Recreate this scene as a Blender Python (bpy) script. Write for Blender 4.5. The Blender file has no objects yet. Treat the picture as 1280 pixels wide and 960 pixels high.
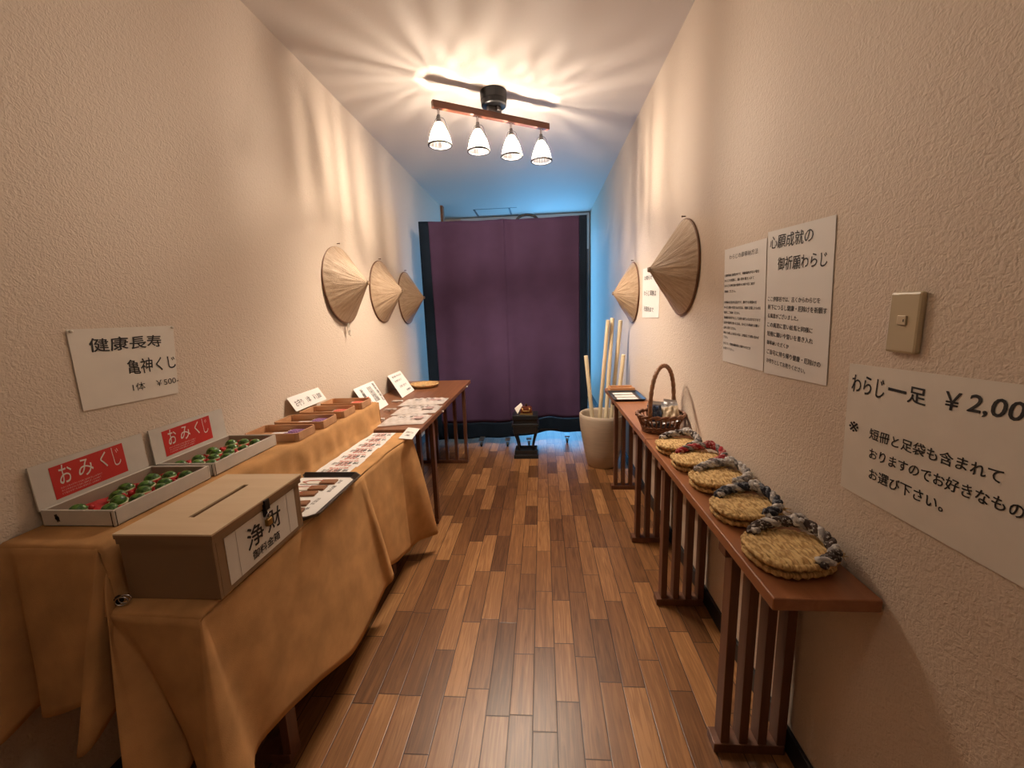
import bpy, math, random
from mathutils import Vector, Matrix
random.seed(7)
PI = math.pi
S = bpy.context.scene
COL = S.collection
D = bpy.data

# ------------------------------------------------------------------ mesh helper
class MB:
    def __init__(self): self.v = []; self.f = []; self.m = []; self.mi = 0
    def add(self, vs, fs):
        o = len(self.v); self.v += [tuple(p) for p in vs]
        for q in fs: self.f.append([i + o for i in q]); self.m.append(self.mi)
    def box(self, a, b):
        x0, y0, z0 = a; x1, y1, z1 = b
        self.add([(x0,y0,z0),(x1,y0,z0),(x1,y1,z0),(x0,y1,z0),(x0,y0,z1),(x1,y0,z1),(x1,y1,z1),(x0,y1,z1)],
                 [(0,3,2,1),(4,5,6,7),(0,1,5,4),(1,2,6,5),(2,3,7,6),(3,0,4,7)])
        return self
    def obox(self, c, ux, uy, uz):
        c, ux, uy, uz = map(Vector, (c, ux, uy, uz)); vs = []
        for z in (-1, 1):
            for x, y in ((-1,-1),(1,-1),(1,1),(-1,1)): vs.append(c + ux*x + uy*y + uz*z)
        fl = ux.cross(uy).dot(uz) < 0
        fs = [(0,3,2,1),(4,5,6,7),(0,1,5,4),(1,2,6,5),(2,3,7,6),(3,0,4,7)]
        self.add(vs, [tuple(reversed(q)) for q in fs] if fl else fs); return self
    def quad(self, a, b, c, d): self.add([a,b,c,d], [(0,1,2,3)]); return self
    def slab(self, q, n, t):
        n = Vector(n)*t; a = [Vector(p) for p in q]; b = [p+n for p in a]
        self.add(a+b, [(3,2,1,0),(4,5,6,7),(0,1,5,4),(1,2,6,5),(2,3,7,6),(3,0,4,7)]); return self
    def tube(self, pts, r, n=8, closed=False, cap=True):
        P = [Vector(p) for p in pts]; N = len(P)
        R = r if isinstance(r, (list, tuple)) else [r]*N
        up = None; vs = []
        for i in range(N):
            if closed: t = P[(i+1) % N]-P[i-1]
            else: t = P[min(i+1, N-1)]-P[max(i-1, 0)]
            t.normalize()
            if up is None:
                up = Vector((0,0,1)) if abs(t.z) < .9 else Vector((1,0,0))
            up = (up - t*up.dot(t)); up.normalize(); s = t.cross(up)
            for k in range(n):
                a = 2*PI*k/n; vs.append(P[i] + (up*math.cos(a)+s*math.sin(a))*R[i])
        fs = []
        for i in range(N if closed else N-1):
            j = (i+1) % N
            for k in range(n): fs.append((i*n+k, i*n+(k+1) % n, j*n+(k+1) % n, j*n+k))
        if cap and not closed:
            fs.append(tuple(range(n))[::-1]); fs.append(tuple((N-1)*n+k for k in range(n)))
        self.add(vs, fs); return self
    def lathe(self, prof, n=32, c=(0,0,0), sx=1, sy=1):
        vs = []; fs = []
        for r, z in prof:
            for k in range(n):
                a = 2*PI*k/n; vs.append((c[0]+r*math.cos(a)*sx, c[1]+r*math.sin(a)*sy, c[2]+z))
        for i in range(len(prof)-1):
            for k in range(n): fs.append((i*n+k, i*n+(k+1) % n, (i+1)*n+(k+1) % n, (i+1)*n+k))
        if prof[0][0] > 1e-5: fs.append(tuple(range(n))[::-1])
        if prof[-1][0] > 1e-5: fs.append(tuple((len(prof)-1)*n+k for k in range(n)))
        self.add(vs, fs); return self
    def grid(self, fn, nu, nv):
        vs = [fn(i/nu, j/nv) for i in range(nu+1) for j in range(nv+1)]; w = nv+1
        self.add(vs, [(i*w+j, (i+1)*w+j, (i+1)*w+j+1, i*w+j+1) for i in range(nu) for j in range(nv)]); return self
    def prism(self, poly, z0, z1):
        n = len(poly); vs = [(x,y,z0) for x,y in poly]+[(x,y,z1) for x,y in poly]
        self.add(vs, [tuple(range(n))[::-1], tuple(range(n, 2*n))]+[(i,(i+1)%n,n+(i+1)%n,n+i) for i in range(n)]); return self
    def xf(self, M): self.v = [tuple(M @ Vector(p)) for p in self.v]; return self

def obj(name, mb, mats, parent=None, smooth=False, world=True, bevel=0, auto=None):
    me = D.meshes.new(name)
    off = Vector(parent_world(parent)) if (parent and world) else Vector((0,0,0))
    me.from_pydata([tuple(Vector(p)-off) for p in mb.v], [], mb.f)
    if not isinstance(mats, (list, tuple)): mats = [mats]
    for m in mats: me.materials.append(m)
    if len(mats) > 1: me.polygons.foreach_set('material_index', mb.m)
    if smooth: me.polygons.foreach_set('use_smooth', [True]*len(me.polygons))
    me.update()
    o = D.objects.new(name, me); COL.objects.link(o); o.parent = parent
    if bevel:
        b = o.modifiers.new('bevel', 'BEVEL'); b.width = bevel; b.segments = 2; b.limit_method = 'ANGLE'
    return o
def parent_world(p):
    v = Vector((0,0,0))
    while p: v += p.location; p = p.parent
    return v
def tag(o, label, cat, group=None, kind=None):
    o['label'] = label; o['category'] = cat
    if group: o['group'] = group
    if kind: o['kind'] = kind
    return o
def thing(name, label, cat, loc=(0,0,0), rz=0, group=None):
    o = D.objects.new(name, None); COL.objects.link(o); o.location = loc; o.rotation_euler = (0,0,rz)
    o.empty_display_size = .05
    return tag(o, label, cat, group)
def struct(name, mb, mat, label, cat, **k):
    o = obj(name, mb, mat, **k); tag(o, label, cat, kind='structure'); return o
def dup(root, loc, rz=0, label=None, group=None):
    def rec(o, par):
        c = o.copy(); COL.objects.link(c)
        if par: c.parent = par
        for ch in [x for x in D.objects if x.parent == o]: rec(ch, c)
        return c
    r = rec(root, None); r.location = loc; r.rotation_euler = (0,0,rz)
    if label: r['label'] = label
    if group: r['group'] = group
    return r

# ------------------------------------------------------------------ materials
def newmat(name):
    m = D.materials.new(name); m.use_nodes = True; nt = m.node_tree
    return m, nt, nt.nodes['Principled BSDF']
def N(nt, t, **k):
    n = nt.nodes.new(t)
    for a, b in k.items(): setattr(n, a, b)
    return n
def simple(name, col, rough=.6, metal=0, spec=None, var=0, scale=30, bump=0, bscale=200, stretch=(1,1,1), sheen=0):
    m, nt, b = newmat(name)
    b.inputs['Base Color'].default_value = (*col, 1); b.inputs['Roughness'].default_value = rough; b.inputs['Metallic'].default_value = metal
    if spec is not None: b.inputs['Specular IOR Level'].default_value = spec
    if sheen: b.inputs['Sheen Weight'].default_value = sheen
    if var or bump:
        tc = N(nt, 'ShaderNodeTexCoord'); mp = N(nt, 'ShaderNodeMapping'); mp.inputs['Scale'].default_value = stretch
        nt.links.new(tc.outputs['Object'], mp.inputs['Vector'])
    if var:
        no = N(nt, 'ShaderNodeTexNoise'); no.inputs['Scale'].default_value = scale; no.inputs['Detail'].default_value = 5
        nt.links.new(mp.outputs['Vector'], no.inputs['Vector'])
        r = N(nt, 'ShaderNodeValToRGB')
        r.color_ramp.elements[0].position = .3; r.color_ramp.elements[1].position = .7
        r.color_ramp.elements[0].color = (*[c*(1-var) for c in col], 1); r.color_ramp.elements[1].color = (*[min(1, c*(1+var)) for c in col], 1)
        nt.links.new(no.outputs['Fac'], r.inputs['Fac']); nt.links.new(r.outputs['Color'], b.inputs['Base Color'])
    if bump:
        n2 = N(nt, 'ShaderNodeTexNoise'); n2.inputs['Scale'].default_value = bscale; n2.inputs['Detail'].default_value = 3
        nt.links.new(mp.outputs['Vector'], n2.inputs['Vector'])
        bp = N(nt, 'ShaderNodeBump'); bp.inputs['Strength'].default_value = bump; bp.inputs['Distance'].default_value = .004
        nt.links.new(n2.outputs['Fac'], bp.inputs['Height']); nt.links.new(bp.outputs['Normal'], b.inputs['Normal'])
    return m
def two_tone(name, c1, c2, scale, rough=.8, edge=.5, stretch=(1,1,1), bump=.3):
    m, nt, b = newmat(name); b.inputs['Roughness'].default_value = rough
    tc = N(nt, 'ShaderNodeTexCoord'); mp = N(nt, 'ShaderNodeMapping'); mp.inputs['Scale'].default_value = stretch
    no = N(nt, 'ShaderNodeTexNoise'); no.inputs['Scale'].default_value = scale; no.inputs['Detail'].default_value = 4
    r = N(nt, 'ShaderNodeValToRGB'); e = r.color_ramp.elements
    e[0].position = edge-.06; e[1].position = edge+.06; e[0].color = (*c1, 1); e[1].color = (*c2, 1)
    nt.links.new(tc.outputs['Object'], mp.inputs['Vector']); nt.links.new(mp.outputs['Vector'], no.inputs['Vector'])
    nt.links.new(no.outputs['Fac'], r.inputs['Fac']); nt.links.new(r.outputs['Color'], b.inputs['Base Color'])
    bp = N(nt, 'ShaderNodeBump'); bp.inputs['Strength'].default_value = bump; bp.inputs['Distance'].default_value = .003
    nt.links.new(no.outputs['Fac'], bp.inputs['Height']); nt.links.new(bp.outputs['Normal'], b.inputs['Normal'])
    return m

def wall_mat(name, col, dist=.0035, scale=75):
    m, nt, b = newmat(name); b.inputs['Base Color'].default_value = (*col, 1); b.inputs['Roughness'].default_value = .62
    b.inputs['Specular IOR Level'].default_value = .35
    tc = N(nt, 'ShaderNodeTexCoord')
    no = N(nt, 'ShaderNodeTexNoise'); no.inputs['Scale'].default_value = scale; no.inputs['Detail'].default_value = 2.5; no.inputs['Distortion'].default_value = 1.2
    vo = N(nt, 'ShaderNodeTexVoronoi'); vo.inputs['Scale'].default_value = scale*.9; vo.feature = 'SMOOTH_F1'
    n3 = N(nt, 'ShaderNodeTexNoise'); n3.inputs['Scale'].default_value = 40
    mx = N(nt, 'ShaderNodeMix'); mx.data_type = 'VECTOR'; mx.inputs['Factor'].default_value = .06
    nt.links.new(tc.outputs['Object'], no.inputs['Vector']); nt.links.new(tc.outputs['Object'], n3.inputs['Vector'])
    nt.links.new(tc.outputs['Object'], mx.inputs['A']); nt.links.new(n3.outputs['Color'], mx.inputs['B']); nt.links.new(mx.outputs['Result'], vo.inputs['Vector'])
    ad = N(nt, 'ShaderNodeMath', operation='MULTIPLY_ADD'); ad.inputs[1].default_value = .8
    nt.links.new(vo.outputs['Distance'], ad.inputs[0]); nt.links.new(no.outputs['Fac'], ad.inputs[2])
    bp = N(nt, 'ShaderNodeBump'); bp.inputs['Strength'].default_value = .75; bp.inputs['Distance'].default_value = dist
    nt.links.new(ad.outputs[0], bp.inputs['Height']); nt.links.new(bp.outputs['Normal'], b.inputs['Normal'])
    return m

def floor_mat():
    m, nt, b = newmat('oak_strip_flooring'); L = nt.links.new
    tc = N(nt, 'ShaderNodeTexCoord'); sp = N(nt, 'ShaderNodeSeparateXYZ'); L(tc.outputs['Object'], sp.inputs[0])
    def M(op, a, bb=None, c=None):
        n = N(nt, 'ShaderNodeMath', operation=op)
        for i, q in enumerate((a, bb, c)):
            if q is None: continue
            if isinstance(q, (int, float)): n.inputs[i].default_value = q
            else: L(q, n.inputs[i])
        return n.outputs[0]
    u = M('DIVIDE', M('ADD', sp.outputs['X'], 5.0), .0785); row = M('FLOOR', u); fu = M('FRACT', u)
    w1 = N(nt, 'ShaderNodeTexWhiteNoise', noise_dimensions='1D'); L(row, w1.inputs['W'])
    w2 = N(nt, 'ShaderNodeTexWhiteNoise', noise_dimensions='1D'); L(M('ADD', row, 77.3), w2.inputs['W'])
    ln = M('MULTIPLY_ADD', w2.outputs['Value'], .22, .23)
    v = M('ADD', M('DIVIDE', M('ADD', sp.outputs['Y'], 5.0), ln), M('MULTIPLY', w1.outputs['Value'], 7.7))
    seg = M('FLOOR', v); fv = M('FRACT', v)
    cb = N(nt, 'ShaderNodeCombineXYZ'); L(row, cb.inputs[0]); L(seg, cb.inputs[1])
    w3 = N(nt, 'ShaderNodeTexWhiteNoise', noise_dimensions='2D'); L(cb.outputs[0], w3.inputs['Vector'])
    # grain
    mp = N(nt, 'ShaderNodeMapping'); mp.inputs['Scale'].default_value = (70, 4, 1); L(tc.outputs['Object'], mp.inputs['Vector'])
    av = N(nt, 'ShaderNodeVectorMath', operation='MULTIPLY_ADD'); L(w3.outputs['Color'], av.inputs[0]); av.inputs[1].default_value = (31, 17, 9); L(mp.outputs['Vector'], av.inputs[2])
    gr = N(nt, 'ShaderNodeTexNoise'); gr.inputs['Scale'].default_value = 1.0; gr.inputs['Detail'].default_value = 6; gr.inputs['Distortion'].default_value = 1.5; L(av.outputs[0], gr.inputs['Vector'])
    ramp = N(nt, 'ShaderNodeValToRGB'); e = ramp.color_ramp.elements
    e[0].position = 0; e[0].color = (.105,.045,.016,1); e[1].position = 1; e[1].color = (.44,.225,.09,1)
    for p, c in ((.3,(.175,.077,.028)),(.6,(.255,.117,.043)),(.85,(.345,.166,.063))):
        q = e.new(p); q.color = (*c, 1)
    t = M('ADD', M('MULTIPLY', w3.outputs['Value'], .80), M('MULTIPLY', M('SUBTRACT', gr.outputs['Fac'], .40), 1.25))
    L(t, ramp.inputs['Fac'])
    gap = M('MINIMUM', M('MULTIPLY', M('MINIMUM', fu, M('SUBTRACT', 1.0, fu)), .0785), M('MULTIPLY', M('MINIMUM', fv, M('SUBTRACT', 1.0, fv)), ln))
    gm = N(nt, 'ShaderNodeMapRange'); gm.inputs['From Min'].default_value = .0007; gm.inputs['From Max'].default_value = .0024; L(gap, gm.inputs['Value'])
    mx = N(nt, 'ShaderNodeMix'); mx.data_type = 'RGBA'; mx.inputs['A'].default_value = (.03,.012,.006,1); L(gm.outputs['Result'], mx.inputs['Factor']); L(ramp.outputs['Color'], mx.inputs['B'])
    L(mx.outputs['Result'], b.inputs['Base Color'])
    b.inputs['Roughness'].default_value = .36; b.inputs['Specular IOR Level'].default_value = .45
    bp = N(nt, 'ShaderNodeBump'); bp.inputs['Strength'].default_value = .25; bp.inputs['Distance'].default_value = .002
    L(M('ADD', gm.outputs['Result'], M('MULTIPLY', gr.outputs['Fac'], .25)), bp.inputs['Height']); L(bp.outputs['Normal'], b.inputs['Normal'])
    return m

def wood(name, c1, c2, stretch, rough=.45, scale=1.0, bump=.1):
    m, nt, b = newmat(name); L = nt.links.new
    tc = N(nt, 'ShaderNodeTexCoord'); mp = N(nt, 'ShaderNodeMapping'); mp.inputs['Scale'].default_value = stretch
    no = N(nt, 'ShaderNodeTexNoise'); no.inputs['Scale'].default_value = scale; no.inputs['Detail'].default_value = 6; no.inputs['Distortion'].default_value = .8
    r = N(nt, 'ShaderNodeValToRGB'); e = r.color_ramp.elements; e[0].position = .32; e[1].position = .68; e[0].color = (*c1,1); e[1].color = (*c2,1)
    L(tc.outputs['Object'], mp.inputs['Vector']); L(mp.outputs['Vector'], no.inputs['Vector']); L(no.outputs['Fac'], r.inputs['Fac']); L(r.outputs['Color'], b.inputs['Base Color'])
    b.inputs['Roughness'].default_value = rough
    bp = N(nt, 'ShaderNodeBump'); bp.inputs['Strength'].default_value = bump; bp.inputs['Distance'].default_value = .001
    L(no.outputs['Fac'], bp.inputs['Height']); L(bp.outputs['Normal'], b.inputs['Normal'])
    return m

def cloth_mat(name, col, var=.18, transl=0.0, sheen=.25, scale=14, rough=.85, wscale=900, tint=None):
    m = simple(name, col, rough, var=var, scale=scale, bump=.25, bscale=wscale, sheen=sheen)
    nt = m.node_tree; b = nt.nodes['Principled BSDF']; b.inputs['Specular IOR Level'].default_value = .15
    if sheen: b.inputs['Sheen Tint'].default_value = (*[min(1, c*1.6) for c in col], 1); b.inputs['Sheen Roughness'].default_value = .45
    if transl:
        out = nt.nodes['Material Output']; t = N(nt, 'ShaderNodeBsdfTranslucent'); t.inputs['Color'].default_value = (*(tint or col), 1)
        mx = N(nt, 'ShaderNodeMixShader'); mx.inputs[0].default_value = transl
        nt.links.new(b.outputs[0], mx.inputs[1]); nt.links.new(t.outputs[0], mx.inputs[2]); nt.links.new(mx.outputs[0], out.inputs['Surface'])
    return m

def glassy(name, col, transp, rough=.1, white=.35):
    m = D.materials.new(name); m.use_nodes = True; nt = m.node_tree; nt.nodes.clear(); L = nt.links.new
    out = N(nt, 'ShaderNodeOutputMaterial'); tr = N(nt, 'ShaderNodeBsdfTransparent'); tr.inputs[0].default_value = (*col, 1)
    tl = N(nt, 'ShaderNodeBsdfTranslucent'); tl.inputs[0].default_value = (1,.97,.9,1)
    gl = N(nt, 'ShaderNodeBsdfGlossy'); gl.inputs['Roughness'].default_value = rough
    m1 = N(nt, 'ShaderNodeMixShader'); m1.inputs[0].default_value = white; L(gl.outputs[0], m1.inputs[1]); L(tl.outputs[0], m1.inputs[2])
    m2 = N(nt, 'ShaderNodeMixShader'); m2.inputs[0].default_value = transp; L(m1.outputs[0], m2.inputs[1]); L(tr.outputs[0], m2.inputs[2]); L(m2.outputs[0], out.inputs['Surface'])
    return m
def emit(name, col, s):
    m = D.materials.new(name); m.use_nodes = True; nt = m.node_tree; nt.nodes.clear()
    out = N(nt, 'ShaderNodeOutputMaterial'); e = N(nt, 'ShaderNodeEmission'); e.inputs[0].default_value = (*col,1); e.inputs[1].default_value = s
    nt.links.new(e.outputs[0], out.inputs[0]); return m

M_wall = wall_mat('beige_stucco_wallpaper', (.67,.57,.47), .0028, 100)
M_ceil = wall_mat('ceiling_paper', (.70,.65,.60), .0006, 130)
M_floor = floor_mat()
M_black = simple('black_vinyl', (.012,.012,.014), .5)
M_white = simple('white_paint', (.72,.72,.70), .45)
M_post = simple('brown_post_wood', (.30,.12,.05), .5, var=.2)
M_shelf = wood('reddish_brown_board', (.27,.105,.045), (.34,.14,.062), (30,2.2,30), .36, 1.0, .06)
M_slat = wood('dark_brown_slat_wood', (.11,.045,.024), (.165,.07,.038), (30,30,2.0), .45)
M_table = wood('walnut_board', (.16,.062,.028), (.23,.095,.044), (30,2.2,30), .38)
M_cloth = cloth_mat('ochre_suede_cloth', (.56,.315,.135), .20, .12, .35, 11, .9, 500, (.66,.27,.07))
M_paper = simple('white_paper', (.78,.765,.74), .7)
M_paper2 = simple('cream_paper', (.74,.70,.63), .7, var=.04, scale=12)
M_ink = simple('black_ink', (.012,.012,.012), .6)
M_red = simple('red_label', (.52,.022,.018), .55)
M_redink = simple('red_ink', (.62,.13,.08), .6)
M_card = simple('white_cardboard', (.60,.57,.52), .7, var=.05, scale=20)
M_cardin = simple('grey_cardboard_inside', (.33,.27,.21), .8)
M_ply = wood('pale_plywood', (.70,.53,.34), (.77,.61,.42), (3,30,30), .5, .7, .04)
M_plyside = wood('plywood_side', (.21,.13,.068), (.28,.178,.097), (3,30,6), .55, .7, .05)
M_plyedge = wood('plywood_edge', (.24,.13,.06), (.36,.21,.11), (2,2,220), .6, 1)
M_dark = simple('dark_slot', (.03,.018,.01), .9)
M_brass = simple('aged_brass', (.42,.28,.10), .35, 1)
M_blackmetal = simple('black_metal', (.015,.015,.017), .35, .6)
M_chrome = simple('chrome', (.62,.62,.64), .2, 1)
M_greymetal = simple('grey_metal', (.16,.16,.17), .4, .8)
M_cage = simple('dark_nickel', (.05,.05,.055), .4, .6)
M_tray = simple('black_lacquer_tray', (.014,.013,.015), .3)
M_trayin = simple('tray_rim_brown', (.12,.06,.055), .4)
M_box = wood('cedar_tray_wood', (.44,.235,.115), (.54,.30,.155), (4,30,30), .55)
M_tag = wood('brown_tag_wood', (.20,.080,.032), (.28,.12,.05), (5,40,40), .5)
M_purple = two_tone('purple_brocade', (.10,.035,.13), (.30,.14,.34), 160, .6)
M_redbro = two_tone('red_brocade', (.42,.045,.03), (.62,.16,.09), 160, .6)
M_shell = two_tone('green_shell', (.022,.085,.012), (.10,.24,.04), 120, .3, .5)
M_rim = simple('pale_shell_rim', (.62,.66,.40), .4)
M_body = simple('red_body', (.50,.02,.02), .5, var=.2, scale=60)
M_tissue = simple('red_tissue', (.42,.02,.022), .7, var=.3, scale=40, bump=.6, bscale=80)
def hat_mat():
    m, nt, b = newmat('dried_leaf_straw'); L = nt.links.new; b.inputs['Roughness'].default_value = .5
    tc = N(nt, 'ShaderNodeTexCoord'); sp = N(nt, 'ShaderNodeSeparateXYZ'); L(tc.outputs['Object'], sp.inputs[0])
    def M(op, a, bb=None):
        n = N(nt, 'ShaderNodeMath', operation=op)
        for i, q in enumerate((a, bb)):
            if q is None: continue
            if isinstance(q, (int, float)): n.inputs[i].default_value = q
            else: L(q, n.inputs[i])
        return n.outputs[0]
    z = M('SUBTRACT', sp.outputs['Z'], .23); an = M('ARCTAN2', sp.outputs['Y'], z)
    r = M('SQRT', M('ADD', M('MULTIPLY', z, z), M('MULTIPLY', sp.outputs['Y'], sp.outputs['Y'])))
    cb = N(nt, 'ShaderNodeCombineXYZ'); L(M('MULTIPLY', an, 16), cb.inputs[0]); L(M('MULTIPLY', r, 14), cb.inputs[1]); L(M('MULTIPLY', sp.outputs['X'], 3), cb.inputs[2])
    no = N(nt, 'ShaderNodeTexNoise'); no.inputs['Scale'].default_value = 1; no.inputs['Detail'].default_value = 7; no.inputs['Roughness'].default_value = .7; no.inputs['Distortion'].default_value = .6; L(cb.outputs[0], no.inputs['Vector'])
    rp = N(nt, 'ShaderNodeValToRGB'); e = rp.color_ramp.elements; e[0].position = .3; e[1].position = .68; e[0].color = (.29,.195,.115,1); e[1].color = (.53,.40,.275,1)
    L(no.outputs['Fac'], rp.inputs['Fac']); L(rp.outputs['Color'], b.inputs['Base Color'])
    bp = N(nt, 'ShaderNodeBump'); bp.inputs['Strength'].default_value = .7; bp.inputs['Distance'].default_value = .006
    L(no.outputs['Fac'], bp.inputs['Height']); L(bp.outputs['Normal'], b.inputs['Normal'])
    return m
M_hat = hat_mat()
M_hatrim = simple('bamboo_rim', (.16,.075,.035), .5)
M_straw = two_tone('rice_straw', (.40,.24,.085), (.66,.46,.20), 55, .8, .48, (3,1,1), .6)
M_wicker = simple('brown_wicker', (.20,.085,.04), .5, var=.35, scale=60, bump=.4, bscale=160)
M_handle = simple('light_wicker', (.27,.13,.065), .45, var=.35, scale=50, bump=.4, bscale=120)
M_pot = simple('beige_stoneware', (.52,.43,.33), .7, var=.08, scale=8, bump=.35, bscale=12, stretch=(1,1,14))
M_potin = simple('pot_inside', (.25,.21,.16), .9)
M_rod = simple('pale_softwood', (.78,.68,.47), .5, var=.05, scale=6)
M_purplecloth = cloth_mat('purple_cotton', (.062,.035,.080), .10, 0, .1, 5, .8, 900)
M_navy = cloth_mat('navy_cotton', (.005,.012,.024), .1, 0, .05)
M_lacquer = simple('black_lacquer', (.012,.016,.020), .28)
M_switch = simple('ivory_plastic', (.48,.40,.26), .35)
M_foil = simple('silver_foil', (.55,.55,.57), .3, .8, bump=.5, bscale=60)
M_foilnavy = two_tone('navy_foil', (.015,.03,.07), (.06,.10,.20), 40, .25)
M_foilbeige = simple('beige_packet', (.46,.36,.24), .4, var=.1)
M_plastic = simple('cloudy_wrapper', (.60,.55,.52), .28, var=.08, scale=20, bump=.5, bscale=40)
M_bowl = simple('woven_rush', (.48,.30,.13), .6, var=.25, scale=80, bump=.5, bscale=200)
M_bar = wood('walnut_bar', (.10,.032,.017), (.16,.055,.028), (4,4,30), .4)
M_shadeclear = glassy('clear_ribbed_glass', (1,1,1), .30, .1, .6)
M_shaderib = glassy('thick_glass_rib', (.95,.93,.9), .11, .15, .72)
M_neckclear = glassy('frosted_neck_glass', (1,1,1), .13, .15, .7)
M_neckrib = glassy('frosted_neck_rib', (.95,.93,.9), .045, .15, .75)
M_env = glassy('bulb_glass', (1,1,1), .95, .05, .1)
M_bulb = emit('lit_bulb', (1.0,.70,.42), 1.0)
M_pane = glassy('window_pane', (.95,.98,1), .92, .02, .05)

# ------------------------------------------------------------------ writing
def text_mb(body, O, U, V, rect, bold=.0, shear=0.0, jit=.0, lines=.9, ch=1.0):
    """lettering of body filling rect (u0,v0,u1,v1) in metres on the plane O + u*U + v*V (V points down)"""
    cu = D.curves.new('lettering_tmp', 'FONT'); cu.body = body; cu.offset = min(bold, 0); cu.space_line = lines; cu.space_character = ch; cu.resolution_u = 3
    o = D.objects.new('lettering_tmp', cu); COL.objects.link(o)
    me = D.meshes.new_from_object(o.evaluated_get(bpy.context.evaluated_depsgraph_get()))
    D.objects.remove(o); D.curves.remove(cu)
    P = [v.co.copy() for v in me.vertices]
    for p in P:
        if jit:
            x, y = p.x, p.y
            p.x += jit*math.sin(5.1*y+2.3*x)+.5*jit*math.sin(11*y-3*x)
            p.y += jit*math.sin(4.3*x+1.7*y)+.15*jit*x*math.sin(2.2*x)*0
        p.x += shear*p.y
    x0 = min(p.x for p in P); x1 = max(p.x for p in P); y0 = min(p.y for p in P); y1 = max(p.y for p in P)
    u0, v0, u1, v1 = rect; O, U, V = Vector(O), Vector(U), Vector(V)
    mb = MB()
    vs = [O + U*(u0+(p.x-x0)/(x1-x0)*(u1-u0)) + V*(v1-(p.y-y0)/max(1e-6, y1-y0)*(v1-v0)) for p in P]
    fs = [tuple(f.vertices) for f in me.polygons]
    k = max(bold, 0)/(x1-x0)*(u1-u0)          # a broad nib: shifted copies of the strokes
    mb.add(vs, fs)
    if k:
        kk = k*U.length
        nn = U.cross(-V).normalized()
        for j, (du, dv) in enumerate(((1,.5),(-1,-.5),(.4,-1),(-.4,1))):
            mb.add([p + U.normalized()*du*kk + V.normalized()*dv*kk + nn*(.00008*(j+1)) for p in vs], fs)
    D.meshes.remove(me); return mb
def merge(*ms):
    r = MB()
    for m in ms: r.add(m.v, m.f)
    return r
def frame_of(q):
    """quad TL,TR,BR,BL -> origin, U (full width), V (full height), normal"""
    TL, TR, BR, BL = map(Vector, q); U = TR-TL; V = BL-TL; n = U.cross(-V).normalized()
    return TL, U, V, n
def sign(name, q, mat, label, cat, texts, ink=None, t=.0006, wave=0.0, group=None):
    """a sheet (quad TL,TR,BR,BL) with lettering; texts: (body, rect in fractions, opts)"""
    O, U, V, n = frame_of(q)
    root = thing(name, label, cat, tuple((Vector(q[2])+Vector(q[3]))/2), 0, group)
    mb = MB(); TL, TR, BR, BL = map(Vector, q)
    def P(a, b):
        p = (TL*(1-a)+TR*a)*(1-b)+(BL*(1-a)+BR*a)*b
        return p + n*(wave*(.5+.5*math.sin(5*a+4*b))*b)
    nu = nv = 8 if wave else 1
    mb.grid(lambda a, b: P(a, b)+n*t, nu, nv); mb.f = [f[::-1] for f in mb.f]
    mb.grid(lambda a, b: P(a, b), nu, nv)
    k = len(mb.v)//2; w = nv+1
    ring = [i*w for i in range(nu+1)]+[nu*w+j for j in range(1, nv+1)]+[i*w+nv for i in range(nu-1, -1, -1)]+[j for j in range(nv-1, 0, -1)]
    for i in range(len(ring)):
        a, b = ring[i], ring[(i+1) % len(ring)]; mb.f.append([a, b, k+b, k+a]); mb.m.append(0)
    obj('sheet', mb, mat, root, smooth=bool(wave))
    for tx in texts:
        body, rect = tx[0], tx[1]; op = tx[2] if len(tx) > 2 else {}
        op = dict(op); im = op.pop('ink', ink or M_ink)
        m = text_mb(body, O+n*(t+.0006+wave), U, V, rect, **op); obj('lettering', m, im, root)
    return root
BR_ = dict(bold=.013, shear=.06, jit=.022)     # brush lettering
FN_ = dict(bold=.003, shear=.03, jit=.012)    # pen lettering

# ------------------------------------------------------------------ room shell
XL, XR, ZC = -1.253, .71, 2.657
YB, YE = -1.5, 6.3
struct('floor', MB().box((-2.5,YB-.1,-.1),(XR+.1,YE+.1,0)), M_floor, 'oak strip floor running down the corridor', 'floor')
struct('ceiling', MB().box((-2.5,YB-.1,ZC),(XR+.1,YE+.1,ZC+.1)), M_ceil, 'pale ceiling above the corridor', 'ceiling')
struct('wall_left', MB().box((XL-.1,YB,0),(XL,5.5,ZC)), M_wall, 'beige textured wall on the left', 'wall')
struct('wall_right', MB().box((XR,YB,0),(XR+.1,YE+.1,ZC)), M_wall, 'beige textured wall on the right', 'wall')
struct('wall_front', MB().box((-1.4,YB-.1,0),(XR+.1,YB,ZC)), M_wall, 'beige wall behind the viewer', 'wall')
struct('wall_alcove', MB().box((-2.5,5.4,0),(-2.4,YE+.1,ZC)).box((-2.5,5.4,0),(XL-.1,5.5,ZC)), M_wall, 'beige wall of the side alcove', 'wall')
wb = MB().box((-2.4,YE,0),(-1.1,YE+.1,ZC)).box((-1.1,YE,2.60),(.66,YE+.1,ZC)).box((.66,YE,0),(XR,YE+.1,ZC))
struct('wall_back', wb, M_wall, 'end wall around the glass door', 'wall')
struct('baseboard_right', MB().box((XR-.012,YB,0),(XR,YE,.075)), M_black, 'black skirting along the right wall', 'baseboard', bevel=.002)
struct('baseboard_left', MB().box((XL,YB,0),(XL+.012,5.5,.075)), M_black, 'black skirting along the left wall', 'baseboard', bevel=.002)
struct('trim_1', MB().box((XL-.03,5.5,0),(XL+.03,5.58,ZC)), M_post, 'brown post at the end of the left wall', 'post', bevel=.003)
d1 = D.objects.new('door_1', None); COL.objects.link(d1); d1.location = (-.22,YE,0); tag(d1, 'white framed glass door behind the purple curtain', 'door', kind='structure')
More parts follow.
